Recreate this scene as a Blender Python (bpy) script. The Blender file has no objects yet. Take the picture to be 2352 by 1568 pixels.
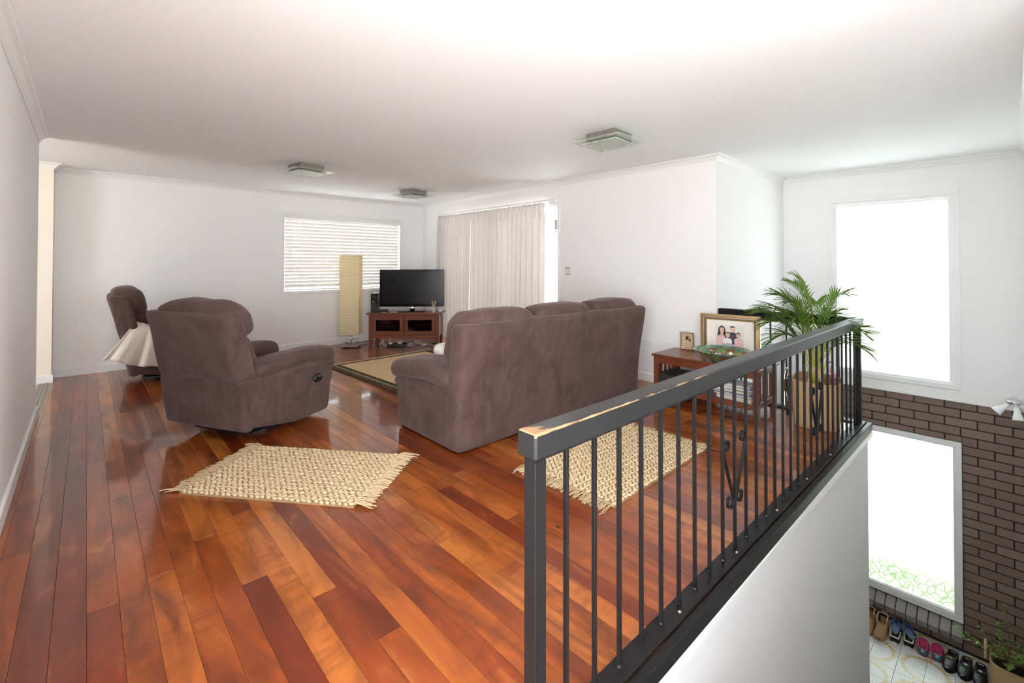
import bpy, math, random
from mathutils import Matrix, Vector, noise
random.seed(7)
R_ = random.random
def rr(a, b): return a + (b - a) * R_()
pi = math.pi
SC = bpy.context.scene
COL = SC.collection

# ------------------------------------------------------------------ camera
CAM_Z = 1.275
PITCH, ROLL, YAW = math.radians(0.6963), math.radians(0.0686), math.radians(42.6765)
_F = Vector((math.sin(YAW) * math.cos(PITCH), math.cos(YAW) * math.cos(PITCH), math.sin(PITCH)))
_R = Vector((math.cos(YAW), -math.sin(YAW), 0)); _U = _R.cross(_F)
_R2 = _R * math.cos(ROLL) + _U * math.sin(ROLL); _U2 = _U * math.cos(ROLL) - _R * math.sin(ROLL)
cd = bpy.data.cameras.new('camera'); cam = bpy.data.objects.new('camera', cd); COL.objects.link(cam)
cam.matrix_world = Matrix(((_R2.x, _U2.x, -_F.x, 0), (_R2.y, _U2.y, -_F.y, 0), (_R2.z, _U2.z, -_F.z, CAM_Z), (0, 0, 0, 1)))
cd.sensor_width = 36; cd.sensor_fit = 'HORIZONTAL'; cd.lens = 36 * 1060.92 / 2352
cd.shift_y = (592.19 - 784) / 2352; cd.clip_start = 0.02
SC.camera = cam

# ------------------------------------------------------------------ sky, sun, exposure
SC.view_settings.view_transform = 'Standard'; SC.view_settings.look = 'None'
SC.view_settings.gamma = 1; SC.view_settings.use_curve_mapping = False
SC.view_settings.exposure = 1.94
SC.cycles.max_bounces = 8; SC.cycles.diffuse_bounces = 5; SC.cycles.adaptive_threshold = .035; SC.cycles.glossy_bounces = 3; SC.cycles.transparent_max_bounces = 12
SC.cycles.caustics_reflective = False; SC.cycles.caustics_refractive = False
W = bpy.data.worlds.new('sky'); SC.world = W; W.use_nodes = True
bg = W.node_tree.nodes['Background']; bg.inputs[0].default_value = (0.88, 0.93, 1.0, 1); bg.inputs[1].default_value = 3.8
sl = bpy.data.lights.new('sun', 'SUN'); sun = bpy.data.objects.new('sun', sl); COL.objects.link(sun)
sl.energy = 12; sl.angle = math.radians(0.6); sl.color = (1, 0.97, 0.95)
sun.rotation_euler = Vector((0.02, 0.74, -0.80)).to_track_quat('-Z', 'Y').to_euler()
U0_ = -.297
def portal(name, loc, nrm, sx, sy):
    l = bpy.data.lights.new(name, 'AREA'); l.shape = 'RECTANGLE'; l.size = sx; l.size_y = sy; l.cycles.is_portal = True
    o = bpy.data.objects.new(name, l); COL.objects.link(o); o.location = loc
    o.rotation_euler = Vector(nrm).to_track_quat('-Z', 'Y').to_euler()
portal('portal_left', (U0_-.06, -.55, 1.07), (1, 0, 0), 3.5, 2.15)
portal('portal_back', (.8, -2.62, 1.08), (0, 1, 0), 2.0, 2.15)
portal('portal_door', (4.66, 5.26, 1.0), (-1, 0, 0), 2.5, 2.0)
portal('portal_window_far', (3.07, 7.42, 1.43), (0, -1, 0), 1.9, 1.2)
portal('portal_window_upper', (6.6, 0.92, 1.0), (-1, 0, 0), 1.0, 1.95)
portal('portal_window_lower', (6.6, 0.95, -1.4), (-1, 0, 0), 1.2, 1.75)
portal('portal_side_room', (-2.66, 5.0, 1.52), (1, 0, 0), 1.0, 1.25)

# ------------------------------------------------------------------ room measures (metres)
U0, U1, U2, V1, V2, VR = -0.297, 4.497, 6.453, 7.243, 1.955, 0.85
ZC, ZL = 2.34, -2.588          # ceiling, lower floor
VS = 6.95                      # stub wall by the side opening
UE = 4.62                      # slab edge at the return rail

# ------------------------------------------------------------------ mesh helpers
class MB:
    def __init__(s): s.v = []; s.f = []; s.m = []; s.mi = 0
    def add(s, vs, fs):
        o = len(s.v); s.v.extend([tuple(p) for p in vs])
        for q in fs: s.f.append([o + i for i in q]); s.m.append(s.mi)
        return s
    def box(s, x0, x1, y0, y1, z0, z1, b=0.0):
        if b <= 0:
            return s.add([(x0,y0,z0),(x1,y0,z0),(x1,y1,z0),(x0,y1,z0),(x0,y0,z1),(x1,y0,z1),(x1,y1,z1),(x0,y1,z1)],
                [(3,2,1,0),(4,5,6,7),(0,1,5,4),(1,2,6,5),(2,3,7,6),(3,0,4,7)])
        b = min(b, (x1-x0)*.45, (y1-y0)*.45, (z1-z0)*.45)
        X, Y, Z = (x0, x1), (y0, y1), (z0, z1); vs = []; ix = {}
        for i in (0, 1):
            for j in (0, 1):
                for k in (0, 1):
                    dx, dy, dz = (b if i == 0 else -b), (b if j == 0 else -b), (b if k == 0 else -b)
                    for a, p in enumerate(((X[i], Y[j]+dy, Z[k]+dz), (X[i]+dx, Y[j], Z[k]+dz), (X[i]+dx, Y[j]+dy, Z[k]))):
                        ix[i, j, k, a] = len(vs); vs.append(p)
        fs = []
        for i in (0, 1): fs.append([ix[i,0,0,0], ix[i,1,0,0], ix[i,1,1,0], ix[i,0,1,0]])
        for j in (0, 1): fs.append([ix[0,j,0,1], ix[1,j,0,1], ix[1,j,1,1], ix[0,j,1,1]])
        for k in (0, 1): fs.append([ix[0,0,k,2], ix[1,0,k,2], ix[1,1,k,2], ix[0,1,k,2]])
        for i in (0, 1):
            for j in (0, 1): fs.append([ix[i,j,0,0], ix[i,j,1,0], ix[i,j,1,1], ix[i,j,0,1]])
            for k in (0, 1): fs.append([ix[i,0,k,0], ix[i,1,k,0], ix[i,1,k,2], ix[i,0,k,2]])
        for j in (0, 1):
            for k in (0, 1): fs.append([ix[0,j,k,1], ix[1,j,k,1], ix[1,j,k,2], ix[0,j,k,2]])
        for i in (0, 1):
            for j in (0, 1):
                for k in (0, 1): fs.append([ix[i,j,k,0], ix[i,j,k,1], ix[i,j,k,2]])
        # outward orientation
        c = Vector(((x0+x1)/2, (y0+y1)/2, (z0+z1)/2)); out = []
        for q in fs:
            a, b_, c_ = Vector(vs[q[0]]), Vector(vs[q[1]]), Vector(vs[q[2]])
            n = (b_-a).cross(c_-a); m = sum((Vector(vs[i]) for i in q), Vector())/len(q)
            out.append(q if n.dot(m-c) > 0 else q[::-1])
        return s.add(vs, out)
    def tube(s, pts, r, n=8, cap=True, flat=None):
        pts = [Vector(p) for p in pts]; N = len(pts); rs = r if isinstance(r, (list, tuple)) else [r]*N
        vs = []; up = None
        for i, p in enumerate(pts):
            t = (pts[min(i+1, N-1)] - pts[max(i-1, 0)])
            if t.length < 1e-9: t = Vector((0,0,1))
            t.normalize()
            if up is None:
                up = Vector((0,0,1)) if abs(t.z) < .9 else Vector((1,0,0))
            a = t.cross(up)
            if a.length < 1e-6: a = t.orthogonal()
            a.normalize(); b = a.cross(t); b.normalize(); up = b
            k2 = flat if flat else 1
            for k in range(n):
                an = 2*pi*k/n; vs.append(p + a*math.cos(an)*rs[i] + b*math.sin(an)*rs[i]*k2)
        fs = [[i*n+k, i*n+(k+1) % n, (i+1)*n+(k+1) % n, (i+1)*n+k] for i in range(N-1) for k in range(n)]
        if cap: fs += [list(range(n))[::-1], [(N-1)*n+k for k in range(n)]]
        return s.add(vs, fs)
    def lathe(s, prof, n=24, c=(0,0,0), sx=1, sy=1):
        vs = [(c[0]+r*math.cos(2*pi*k/n)*sx, c[1]+r*math.sin(2*pi*k/n)*sy, c[2]+z) for r, z in prof for k in range(n)]
        fs = [[i*n+k, i*n+(k+1) % n, (i+1)*n+(k+1) % n, (i+1)*n+k] for i in range(len(prof)-1) for k in range(n)]
        if prof[0][0] > 1e-6: fs.append(list(range(n))[::-1])
        if prof[-1][0] > 1e-6: fs.append([(len(prof)-1)*n+k for k in range(n)])
        return s.add(vs, fs)
    def soft(s, c, d, r, n=(6,6,6), fn=None, pin=0.0):
        # rounded, subdivided box; fn deforms local coordinates (centre at 0)
        h = [q/2 for q in d]; r = min(r, min(h)*.999); idx = {}; vs = []; fs = []
        def key(p): return tuple(round(x, 5) for x in p)
        def vert(p):
            k = key(p)
            if k in idx: return idx[k]
            P = Vector((p[0]*h[0], p[1]*h[1], p[2]*h[2]))
            q = Vector([max(-(h[a]-r), min(h[a]-r, P[a])) for a in range(3)])
            dv = P-q
            if dv.length > 1e-9: P = q + dv.normalized()*r
            if fn: P = Vector(fn(P))
            idx[k] = len(vs); vs.append((P.x+c[0], P.y+c[1], P.z+c[2])); return idx[k]
        def warp(t, a):   # more divisions near the rounded rim
            f = r/h[a]
            L = [-1, -1+f*.3, -1+f*.65, -1+f] ; m = n[a]
            mid = [(-1+f)+(2-2*f)*i/m for i in range(1, m)]
            return L + mid + [-x for x in L[::-1]]
        T = [warp(0, a) for a in range(3)]
        for ax in range(3):
            a, b = (ax+1) % 3, (ax+2) % 3
            for sg in (-1, 1):
                for i in range(len(T[a])-1):
                    for j in range(len(T[b])-1):
                        q = []
                        for (ii, jj) in ((i,j),(i+1,j),(i+1,j+1),(i,j+1)):
                            p = [0,0,0]; p[ax] = sg; p[a] = T[a][ii]; p[b] = T[b][jj]; q.append(vert(p))
                        fs.append(q if sg > 0 else q[::-1])
        return s.add(vs, fs)
    def sheet(s, fn, nu, nv, th=0.0, nfn=None):
        vs = [Vector(fn(i/nu, j/nv)) for j in range(nv+1) for i in range(nu+1)]
        W_ = nu+1
        fs = [[j*W_+i, j*W_+i+1, (j+1)*W_+i+1, (j+1)*W_+i] for j in range(nv) for i in range(nu)]
        if th:
            nn = [Vector() for _ in vs]
            for q in fs:
                n = (vs[q[1]]-vs[q[0]]).cross(vs[q[3]]-vs[q[0]])
                for k in q: nn[k] += n
            M_ = len(vs); vs2 = [v - (n.normalized()*th if n.length > 0 else Vector()) for v, n in zip(vs, nn)]
            f2 = [[k+M_ for k in q[::-1]] for q in fs]
            rim = [list(range(W_))] ; edge = []
            for i in range(nu): edge += [(i+1, i), (nv*W_+i, nv*W_+i+1)]
            for j in range(nv): edge += [(j*W_, (j+1)*W_), ((j+1)*W_+nu, j*W_+nu)]
            f3 = [[a, b, b+M_, a+M_] for a, b in edge]
            vs = vs+vs2; fs = fs+f2+f3
        return s.add(vs, fs)
    def prism(s, poly, fn0, fn1):
        n = len(poly); vs = [fn0(*p) for p in poly] + [fn1(*p) for p in poly]
        fs = [list(range(n))[::-1], [n+i for i in range(n)]] + [[i, (i+1) % n, n+(i+1) % n, n+i] for i in range(n)]
        return s.add(vs, fs)
    def ball(s, c, r, nu=8, nv=5, q=None):
        rx, ry, rz = r if isinstance(r, (tuple, list)) else (r, r, r); vs = []; c = Vector(c)
        def T(p):
            p = Vector(p); p = (q @ p) if q else p
            return p+c
        vs.append(T((0,0,-rz)))
        for j in range(1, nv):
            a = pi*j/nv-pi/2
            for k in range(nu): vs.append(T((rx*math.cos(a)*math.cos(2*pi*k/nu), ry*math.cos(a)*math.sin(2*pi*k/nu), rz*math.sin(a))))
        vs.append(T((0,0,rz))); fs = []
        for k in range(nu):
            fs.append([0, 1+(k+1) % nu, 1+k]); L = len(vs)-1; b = 1+(nv-2)*nu; fs.append([b+k, b+(k+1) % nu, L])
            for j in range(nv-2): fs.append([1+j*nu+k, 1+j*nu+(k+1) % nu, 1+(j+1)*nu+(k+1) % nu, 1+(j+1)*nu+k])
        return s.add(vs, fs)
    def mesh(s, name, mats, smooth=False):
        me = bpy.data.meshes.new(name); me.from_pydata(s.v, [], s.f)
        mats = mats if isinstance(mats, (list, tuple)) else [mats]
        for m in mats: me.materials.append(MAT[m] if isinstance(m, str) else m)
        if len(mats) > 1: me.polygons.foreach_set('material_index', s.m)
        if smooth: me.polygons.foreach_set('use_smooth', [True]*len(me.polygons))
        me.update(); return me
    def build(s, name, mats, parent=None, smooth=False, loc=None, rz=0.0, **k):
        o = bpy.data.objects.new(name, s.mesh(name, mats, smooth)); COL.objects.link(o)
        if parent is not None: o.parent = parent
        if loc is not None: o.location = loc
        if rz: o.rotation_euler = (0, 0, rz)
        return props(o, **k)
def props(o, label=None, cat=None, group=None, kind=None):
    if label: o['label'] = label
    if cat: o['category'] = cat
    if group: o['group'] = group
    if kind: o['kind'] = kind
    return o
def empty(name, loc=(0,0,0), rz=0.0, **k):
    o = bpy.data.objects.new(name, None); COL.objects.link(o); o.location = loc; o.rotation_euler = (0,0,rz); o.empty_display_size = .1
    return props(o, **k)
def inst(src, name, parent, loc, rot=None):
    o = bpy.data.objects.new(name, src); COL.objects.link(o); o.parent = parent; o.location = loc
    if rot: o.rotation_euler = rot
    return o
def copy_tree(o, parent=None):
    c = o.copy(); COL.objects.link(c); c.parent = parent
    for ch in list(o.children): copy_tree(ch, c)
    return c
def B(x0, x1, y0, y1, z0, z1, b=0.0): return MB().box(x0, x1, y0, y1, z0, z1, b)
def struct(name, mb, mat, **k): return mb.build(name, mat, kind='structure', **k)

# ------------------------------------------------------------------ materials
MAT = {}
class N:
    def __init__(s, name):
        s.m = bpy.data.materials.new(name); s.m.use_nodes = True; s.t = s.m.node_tree; s.n = s.t.nodes; s.b = s.n['Principled BSDF']
        MAT[name] = s.m
    def node(s, typ, **k):
        x = s.n.new(typ)
        for a, v in k.items(): setattr(x, a, v)
        return x
    def link(s, a, b): s.t.links.new(a, b)
    def val(s, sock, v):
        if hasattr(v, 'is_linked') or isinstance(v, bpy.types.NodeSocket): s.link(v, sock)
        else: sock.default_value = v
    def coord(s, kind='Object', scale=(1,1,1), rnd=0):
        t = s.node('ShaderNodeTexCoord'); mp = s.node('ShaderNodeMapping'); mp.inputs['Scale'].default_value = scale
        src = t.outputs[kind]
        if rnd:
            oi = s.node('ShaderNodeObjectInfo'); mu = s.node('ShaderNodeMath', operation='MULTIPLY'); mu.inputs[1].default_value = rnd
            s.link(oi.outputs['Random'], mu.inputs[0]); cx = s.node('ShaderNodeCombineXYZ')
            for i in range(3): s.link(mu.outputs[0], cx.inputs[i])
            va = s.node('ShaderNodeVectorMath', operation='ADD'); s.link(src, va.inputs[0]); s.link(cx.outputs[0], va.inputs[1]); src = va.outputs[0]
        s.link(src, mp.inputs['Vector']); return mp.outputs[0]
    def noise(s, vec, scale=5, detail=3, rough=.55, dist=0):
        x = s.node('ShaderNodeTexNoise'); s.link(vec, x.inputs['Vector'])
        x.inputs['Scale'].default_value = scale; x.inputs['Detail'].default_value = detail; x.inputs['Roughness'].default_value = rough; x.inputs['Distortion'].default_value = dist
        return x.outputs['Fac']
    def ramp(s, fac, stops):
        x = s.node('ShaderNodeValToRGB'); s.link(fac, x.inputs[0]); e = x.color_ramp.elements
        while len(e) < len(stops): e.new(.5)
        for q, (p, c) in zip(e, stops): q.position = p; q.color = (*c, 1) if len(c) == 3 else c
        return x.outputs[0]
    def mix(s, fac, a, b, mode='MIX'):
        x = s.node('ShaderNodeMix', data_type='RGBA', blend_type=mode)
        for so, v in ((x.inputs[0], fac), (x.inputs[6], a), (x.inputs[7], b)):
            if isinstance(v, bpy.types.NodeSocket): s.link(v, so)
            else: so.default_value = (*v, 1) if isinstance(v, tuple) else v
        return x.outputs[2]
    def math(s, op, a, b=0.0, clamp=False, c=None):
        x = s.node('ShaderNodeMath', operation=op, use_clamp=clamp)
        for i, v in enumerate((a, b)):
            if isinstance(v, bpy.types.NodeSocket): s.link(v, x.inputs[i])
            else: x.inputs[i].default_value = v
        if c is not None: x.inputs[2].default_value = c
        return x.outputs[0]
    def set(s, col=None, rough=None, metal=None, spec=None, coat=None, coatr=None, sheen=None, trans=None, ior=None, alpha=None):
        b = s.b.inputs
        for nm, v in (('Base Color', col), ('Roughness', rough), ('Metallic', metal), ('Specular IOR Level', spec), ('Coat Weight', coat), ('Coat Roughness', coatr), ('Sheen Weight', sheen), ('Transmission Weight', trans), ('IOR', ior), ('Alpha', alpha)):
            if v is None: continue
            if isinstance(v, bpy.types.NodeSocket): s.link(v, b[nm])
            else: b[nm].default_value = (*v, 1) if isinstance(v, tuple) and len(v) == 3 else v
        return s
    def bump(s, h, st=.3, d=.002):
        x = s.node('ShaderNodeBump'); x.inputs['Strength'].default_value = st; x.inputs['Distance'].default_value = d
        s.link(h, x.inputs['Height']); s.link(x.outputs[0], s.b.inputs['Normal']); return s
    def xyz(s, vec):
        x = s.node('ShaderNodeSeparateXYZ'); s.link(vec, x.inputs[0]); return x.outputs
def plain(name, col, rough=.6, metal=0, bump=0, bscale=60, spec=.5, var=.0):
    m = N(name)
    v = m.coord(); nz = m.noise(v, bscale, 3)
    if var: c = m.mix(nz, tuple(x*(1-var) for x in col), tuple(min(1, x*(1+var)) for x in col))
    else: c = col
    m.set(c, rough, metal, spec)
    if bump: m.bump(nz, bump, .002)
    return m
plain('wall_paint', (.89, .876, .862), .75, bump=.06, bscale=180, spec=.25, var=.012)
plain('warm_light_paint', (.88, .80, .69), .75, bump=.06, bscale=180, spec=.25, var=.012)  # wall paint with the side room's warm light mixed into its colour
plain('ceiling_paint', (.925, .935, .945), .85, bump=.04, bscale=140, spec=.15, var=.008)
plain('trim_paint', (.86, .85, .83), .4, bump=.03, bscale=40, spec=.4, var=.01)
plain('back_tile', (.30, .295, .285), .5, var=.03)
plain('slab', (.05, .03, .02), .9)
plain('black_metal', (.013, .012, .012), .40, bump=.25, bscale=90, var=.25, spec=.22)
plain('black_plastic', (.013, .013, .014), .3, var=.1)
plain('dark_gloss', (.008, .008, .009), .12, var=.1)
plain('chrome', (.75, .75, .74), .15, 1, var=.03)
plain('brushed_steel', (.42, .38, .34), .35, .9, var=.06)
plain('threshold_metal', (.36, .34, .30), .5, .5, bump=.2, bscale=200, var=.15)
plain('concrete_ground', (.70, .69, .66), .9, bump=.3, bscale=12, var=.15)
plain('lawn', (.060, .075, .042), .95, bump=.6, bscale=30, var=.35)
plain('shield_slab', (.42, .40, .38), .8, bump=.2, bscale=20, var=.15)
plain('carpet', (.72, .66, .58), .95, bump=.4, bscale=300, var=.08)
plain('cream_plastic', (.72, .66, .50), .4, var=.02)
plain('white_plastic', (.85, .85, .83), .3, var=.01)
plain('cord_white', (.8, .78, .74), .6, var=.03)
plain('cord_black', (.02, .02, .02), .5, var=.05)
plain('mortar', (.035, .031, .028), .95, bump=.5, bscale=150, var=.3)
plain('soil', (.03, .02, .012), .95, bump=.8, bscale=60, var=.4)
plain('jute_rope', (.62, .46, .27), .9, bump=.7, bscale=160, var=.25)
plain('pink_plastic', (.85, .22, .28), .35, var=.05)
plain('purple_plastic', (.42, .10, .42), .4, var=.15)
plain('mat_board', (.88, .82, .72), .9, var=.01)
plain('photo_bg', (.75, .72, .68), .5, var=.02)
plain('skin_print', (.75, .47, .36), .5, var=.04); plain('hair_print', (.035, .02, .016), .5, var=.2)
plain('pink_print', (.80, .50, .50), .5, var=.05); plain('navy_print', (.04, .045, .06), .5, var=.1)
plain('white_print', (.86, .84, .82), .5, var=.03); plain('red_print', (.45, .03, .04), .5); plain('jean_print', (.42, .48, .56), .5, var=.1)
plain('paper_white', (.85, .84, .82), .6, var=.03); plain('paper_edge', (.66, .62, .55), .8, bump=.5, bscale=400, var=.2)
plain('mag_blue', (.04, .09, .28), .35, var=.2); plain('mag_cream', (.72, .62, .45), .45, var=.1); plain('mag_grey', (.30, .33, .38), .35, var=.2)
plain('mag_red', (.38, .05, .04), .35, var=.2); plain('mag_green', (.14, .24, .10), .4, var=.2)
plain('shoe_white', (.80, .76, .68), .6, var=.06); plain('shoe_black', (.012, .011, .012), .5, bump=.3, var=.2)
plain('shoe_tan', (.46, .26, .13), .85, bump=.4, bscale=120, var=.18); plain('fleece', (.62, .47, .33), .95, bump=.8, bscale=150, var=.1)
plain('shoe_pink', (.62, .03, .16), .55, bump=.3, bscale=200, var=.2); plain('shoe_teal', (.02, .16, .18), .45, var=.2)
plain('shoe_navy', (.03, .06, .15), .6, bump=.3, bscale=80, var=.2); plain('shoe_lime', (.45, .55, .12), .5); plain('mint', (.35, .65, .50), .5)
plain('shoe_inside', (.10, .06, .04), .9, var=.2); plain('outsole_grey', (.55, .50, .45), .7, var=.05)
plain('stem_yellow', (.55, .52, .06), .5, bump=.2, bscale=30, var=.25); plain('twig', (.16, .09, .06), .8, bump=.5, bscale=60, var=.3)
plain('reed', (.72, .60, .40), .8, var=.1)
plain('orange_pen', (.75, .30, .05), .4, var=.1); plain('blue_pen', (.03, .05, .22), .4, var=.1)
plain('cushion_cream', (.80, .77, .70), .9, bump=.3, bscale=250, var=.04)
def throw():
    m = N('throw_fleece'); v = m.coord(); n = m.noise(v, 120, 4); m.set(m.mix(n, (.62, .54, .44), (.86, .78, .68)), .95, sheen=.4); m.bump(n, .6, .004)
throw()
def wood_floor():
    m = N('floor_timber'); oi = m.node('ShaderNodeObjectInfo')
    v = m.coord('Object', (1,1,1), 37)
    fine = m.noise(m.coord('Object', (34, 1.6, 34), 37), 1, 2, .5, .2)
    fig = m.noise(m.coord('Object', (3.5, 11, 3.5), 53), 1, 2, .5, 1.6)
    blot = m.noise(m.coord('Object', (9, 1.5, 9), 91), 1, 3, .55, 1.4)
    patch = m.noise(m.coord('Object', (1.2, .9, 1.2), 17), 1, 1, .5)
    base = m.ramp(oi.outputs['Random'], [(0, (.17, .026, .006)), (.2, (.26, .048, .008)), (.5, (.34, .078, .012)), (.75, (.42, .110, .018)), (1, (.53, .18, .036))])
    dark = m.mix(m.ramp(blot, [(.42, (0,0,0)), (.70, (1,1,1))]), base, m.mix(.72, base, (.07, .012, .005)))
    lite = m.mix(m.ramp(blot, [(.22, (.6,.6,.6)), (.40, (0,0,0))]), dark, (.50, .185, .046))
    figm = m.math('MULTIPLY', m.ramp(fig, [(.47, (0,0,0)), (.64, (1,1,1))]), m.ramp(patch, [(.40, (0,0,0)), (.58, (.75,.75,.75))]))
    c = m.mix(figm, lite, m.mix(.55, lite, (.12, .022, .007)))
    c = m.mix(m.math('MULTIPLY', m.ramp(fine, [(.45, (0,0,0)), (.70, (1,1,1))]), .28), c, m.mix(.6, c, (.08, .015, .006)))
    # small knots
    kn = m.node('ShaderNodeTexVoronoi'); m.link(m.coord('Object', (9, 5, 9), 23), kn.inputs['Vector']); kn.inputs['Scale'].default_value = .35
    c = m.mix(m.ramp(kn.outputs['Distance'], [(.018, (.85,.85,.85)), (.035, (0,0,0))]), c, (.03, .008, .004))
    rg = m.math('MULTIPLY_ADD', m.noise(v, 3, 2), .03, c=.278)
    m.set(c, rg, spec=.30, coat=.55, coatr=.07)
wood_floor()
def wood(name, a, b, sc=(2, 22, 22), rough=.35, coat=.2):
    m = N(name); n = m.noise(m.coord('Object', sc, 11), 1, 6, .6, .8); n2 = m.noise(m.coord('Object', (3,3,3), 5), 1.5, 2)
    c = m.mix(n, a, b); c = m.mix(m.math('MULTIPLY', n2, .4), c, a); m.set(c, rough, coat=coat, coatr=.15); m.bump(n, .06, .001)
wood('cherry', (.10, .022, .010), (.27, .075, .032)); wood('cherry_v', (.10, .022, .010), (.27, .075, .032), (22, 22, 2)); wood('tray_wood', (.14, .06, .025), (.34, .17, .08))
def suede():
    m = N('suede'); v = m.coord('Object', (1,1,1), 9)
    a = m.noise(v, 3.2, 4, .6, 1.2); b = m.noise(m.coord('Object', (16, 16, 5), 9), 1, 4, .65, 1.0); f = m.noise(v, 260, 3)
    c = m.mix(m.ramp(a, [(.32, (0,0,0)), (.7, (1,1,1))]), (.080, .046, .038), (.136, .085, .075))
    c = m.mix(m.math('MULTIPLY', m.ramp(b, [(.5, (0,0,0)), (.75, (1,1,1))]), .55), c, (.180, .120, .110))
    c = m.mix(m.math('MULTIPLY', f, .35), c, (.06, .034, .028))
    m.set(c, .95, spec=.15, sheen=.25); m.b.inputs['Sheen Roughness'].default_value = .45
    m.b.inputs['Sheen Tint'].default_value = (.75, .6, .58, 1)
    m.bump(m.math('ADD', m.math('MULTIPLY', f, .25), b), .25, .004)
suede()
def rail_paint():
    m = N('rail_paint'); t = m.node('ShaderNodeTexCoord'); x, y, z = m.xyz(t.outputs['Object'])
    n1 = m.noise(m.coord('Object', (3, 3, 3)), 1, 3); n2 = m.noise(m.coord('Object', (9, 30, 30)), 1, 5, .65, .4)
    # wear follows the leading top edge and the free end of the rail (object space: x along rail from free end, y front = -0.035, z top = 0.84)
    ey = m.math('SUBTRACT', 1, m.math('MULTIPLY', m.math('ABSOLUTE', m.math('ADD', y, .0335)), 120), True)
    ez = m.math('SUBTRACT', 1, m.math('MULTIPLY', m.math('ABSOLUTE', m.math('SUBTRACT', z, .842)), 95), True)
    edge = m.math('MULTIPLY', ey, ez)
    fade = m.math('MULTIPLY', m.math('SUBTRACT', 1.10, m.math('MULTIPLY', x, .30), True), m.math('ADD', .45, m.noise(m.coord('Object', (2.2, 1, 1)), 1, 3)))
    endx = m.math('SUBTRACT', 1, m.math('MULTIPLY', x, 6), True)
    top = m.math('GREATER_THAN', z, .840)
    vert = m.math('MULTIPLY', m.math('SUBTRACT', 1, m.math('MULTIPLY', x, 120), True), m.math('SUBTRACT', 1, m.math('MULTIPLY', m.math('ABSOLUTE', m.math('ADD', y, .033)), 160), True))
    w = m.math('ADD', m.math('MULTIPLY', edge, fade), m.math('MULTIPLY', m.math('MULTIPLY', endx, top), .8))
    w = m.math('ADD', w, m.math('MULTIPLY', vert, .9))
    w = m.math('MULTIPLY', w, m.math('ADD', n2, .25))
    mask = m.ramp(w, [(.40, (0,0,0)), (.47, (1,1,1))])
    blk = m.mix(n1, (.015, .0155, .0155), (.021, .021, .0205))
    m.set(m.mix(mask, blk, m.mix(n2, (.26, .13, .06), (.42, .27, .145))), m.math('MULTIPLY_ADD', mask, .25, c=.34), spec=.28)
    m.bump(n2, .08, .001)
rail_paint()
def brick():
    m = N('brick_face'); oi = m.node('ShaderNodeObjectInfo'); v = m.coord('Object', (1,1,1), 13)
    n = m.noise(m.coord('Object', (40, 25, 110), 13), 1, 5, .7); n2 = m.noise(v, 9, 3)
    c = m.ramp(oi.outputs['Random'], [(0, (.25, .172, .130)), (.5, (.31, .213, .160)), (1, (.37, .262, .20))])
    c = m.mix(n, m.mix(.45, c, (.06, .04, .03)), m.mix(.4, c, (.34, .25, .19))); c = m.mix(m.math('MULTIPLY', n2, .3), c, (.20, .165, .145))
    m.set(c, .92, spec=.2); m.bump(n, .9, .004)
brick()
def sillbrick():
    m = N('sill_brick_face'); v = m.coord('Object', (1,1,1), 13); n = m.noise(v, 140, 4, .7); n2 = m.noise(v, 12, 2)
    m.set(m.mix(n, (.26, .235, .225), (.58, .55, .54)), .85); m.bump(m.math('ADD', n, n2), .8, .004)
sillbrick()
def tile():
    m = N('floor_tile'); t = m.node('ShaderNodeTexCoord'); geo = m.node('ShaderNodeNewGeometry'); x, y, z = m.xyz(geo.outputs['Position'])
    # printed rosettes, repeat 0.4 m, centred at (5.88, 0.60)
    def rep(s, c):
        a = m.math('ADD', m.math('DIVIDE', m.math('SUBTRACT', s, c), .4), .5)
        return m.math('MULTIPLY', m.math('SUBTRACT', m.math('FRACT', a), .5), .4)
    dx, dy = rep(x, 5.89), rep(y, .595)
    rad = m.math('SQRT', m.math('ADD', m.math('MULTIPLY', dx, dx), m.math('MULTIPLY', dy, dy)))
    ang = m.math('ARCTAN2', dy, dx)
    sc = m.math('MULTIPLY', m.math('ABSOLUTE', m.math('SINE', m.math('MULTIPLY', ang, 14))), .016)
    nz = m.noise(m.coord('Object'), 45, 4); nz2 = m.noise(m.coord('Object'), 7, 2)
    r2 = m.math('ADD', rad, m.math('MULTIPLY', m.math('SUBTRACT', nz, .5), .03))
    ro = m.math('SUBTRACT', r2, sc)
    gold = m.math('MULTIPLY', m.math('GREATER_THAN', r2, .150), m.math('LESS_THAN', ro, .172))
    halo = m.math('MULTIPLY', m.math('LESS_THAN', r2, .150), m.math('GREATER_THAN', r2, .095))
    core = m.math('LESS_THAN', r2, .092)
    streak = m.math('ABSOLUTE', m.math('SINE', m.math('MULTIPLY', ang, 21)))
    c = m.mix(nz2, (.80, .79, .76), (.88, .88, .88))
    c = m.mix(m.math('MULTIPLY', halo, m.math('MULTIPLY', nz, .55)), c, (.68, .60, .46))
    c = m.mix(m.math('MULTIPLY', gold, .85), c, m.mix(nz, (.55, .34, .06), (.74, .52, .16)))
    ring = m.math('MULTIPLY', core, m.math('MULTIPLY_ADD', m.math('MULTIPLY', rad, 11), m.math('MULTIPLY', streak, .9), True, c=0.0))
    c = m.mix(m.math('MULTIPLY', ring, .65), c, (.46, .52, .52))
    m.set(c, .22, spec=.5)
tile()
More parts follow.
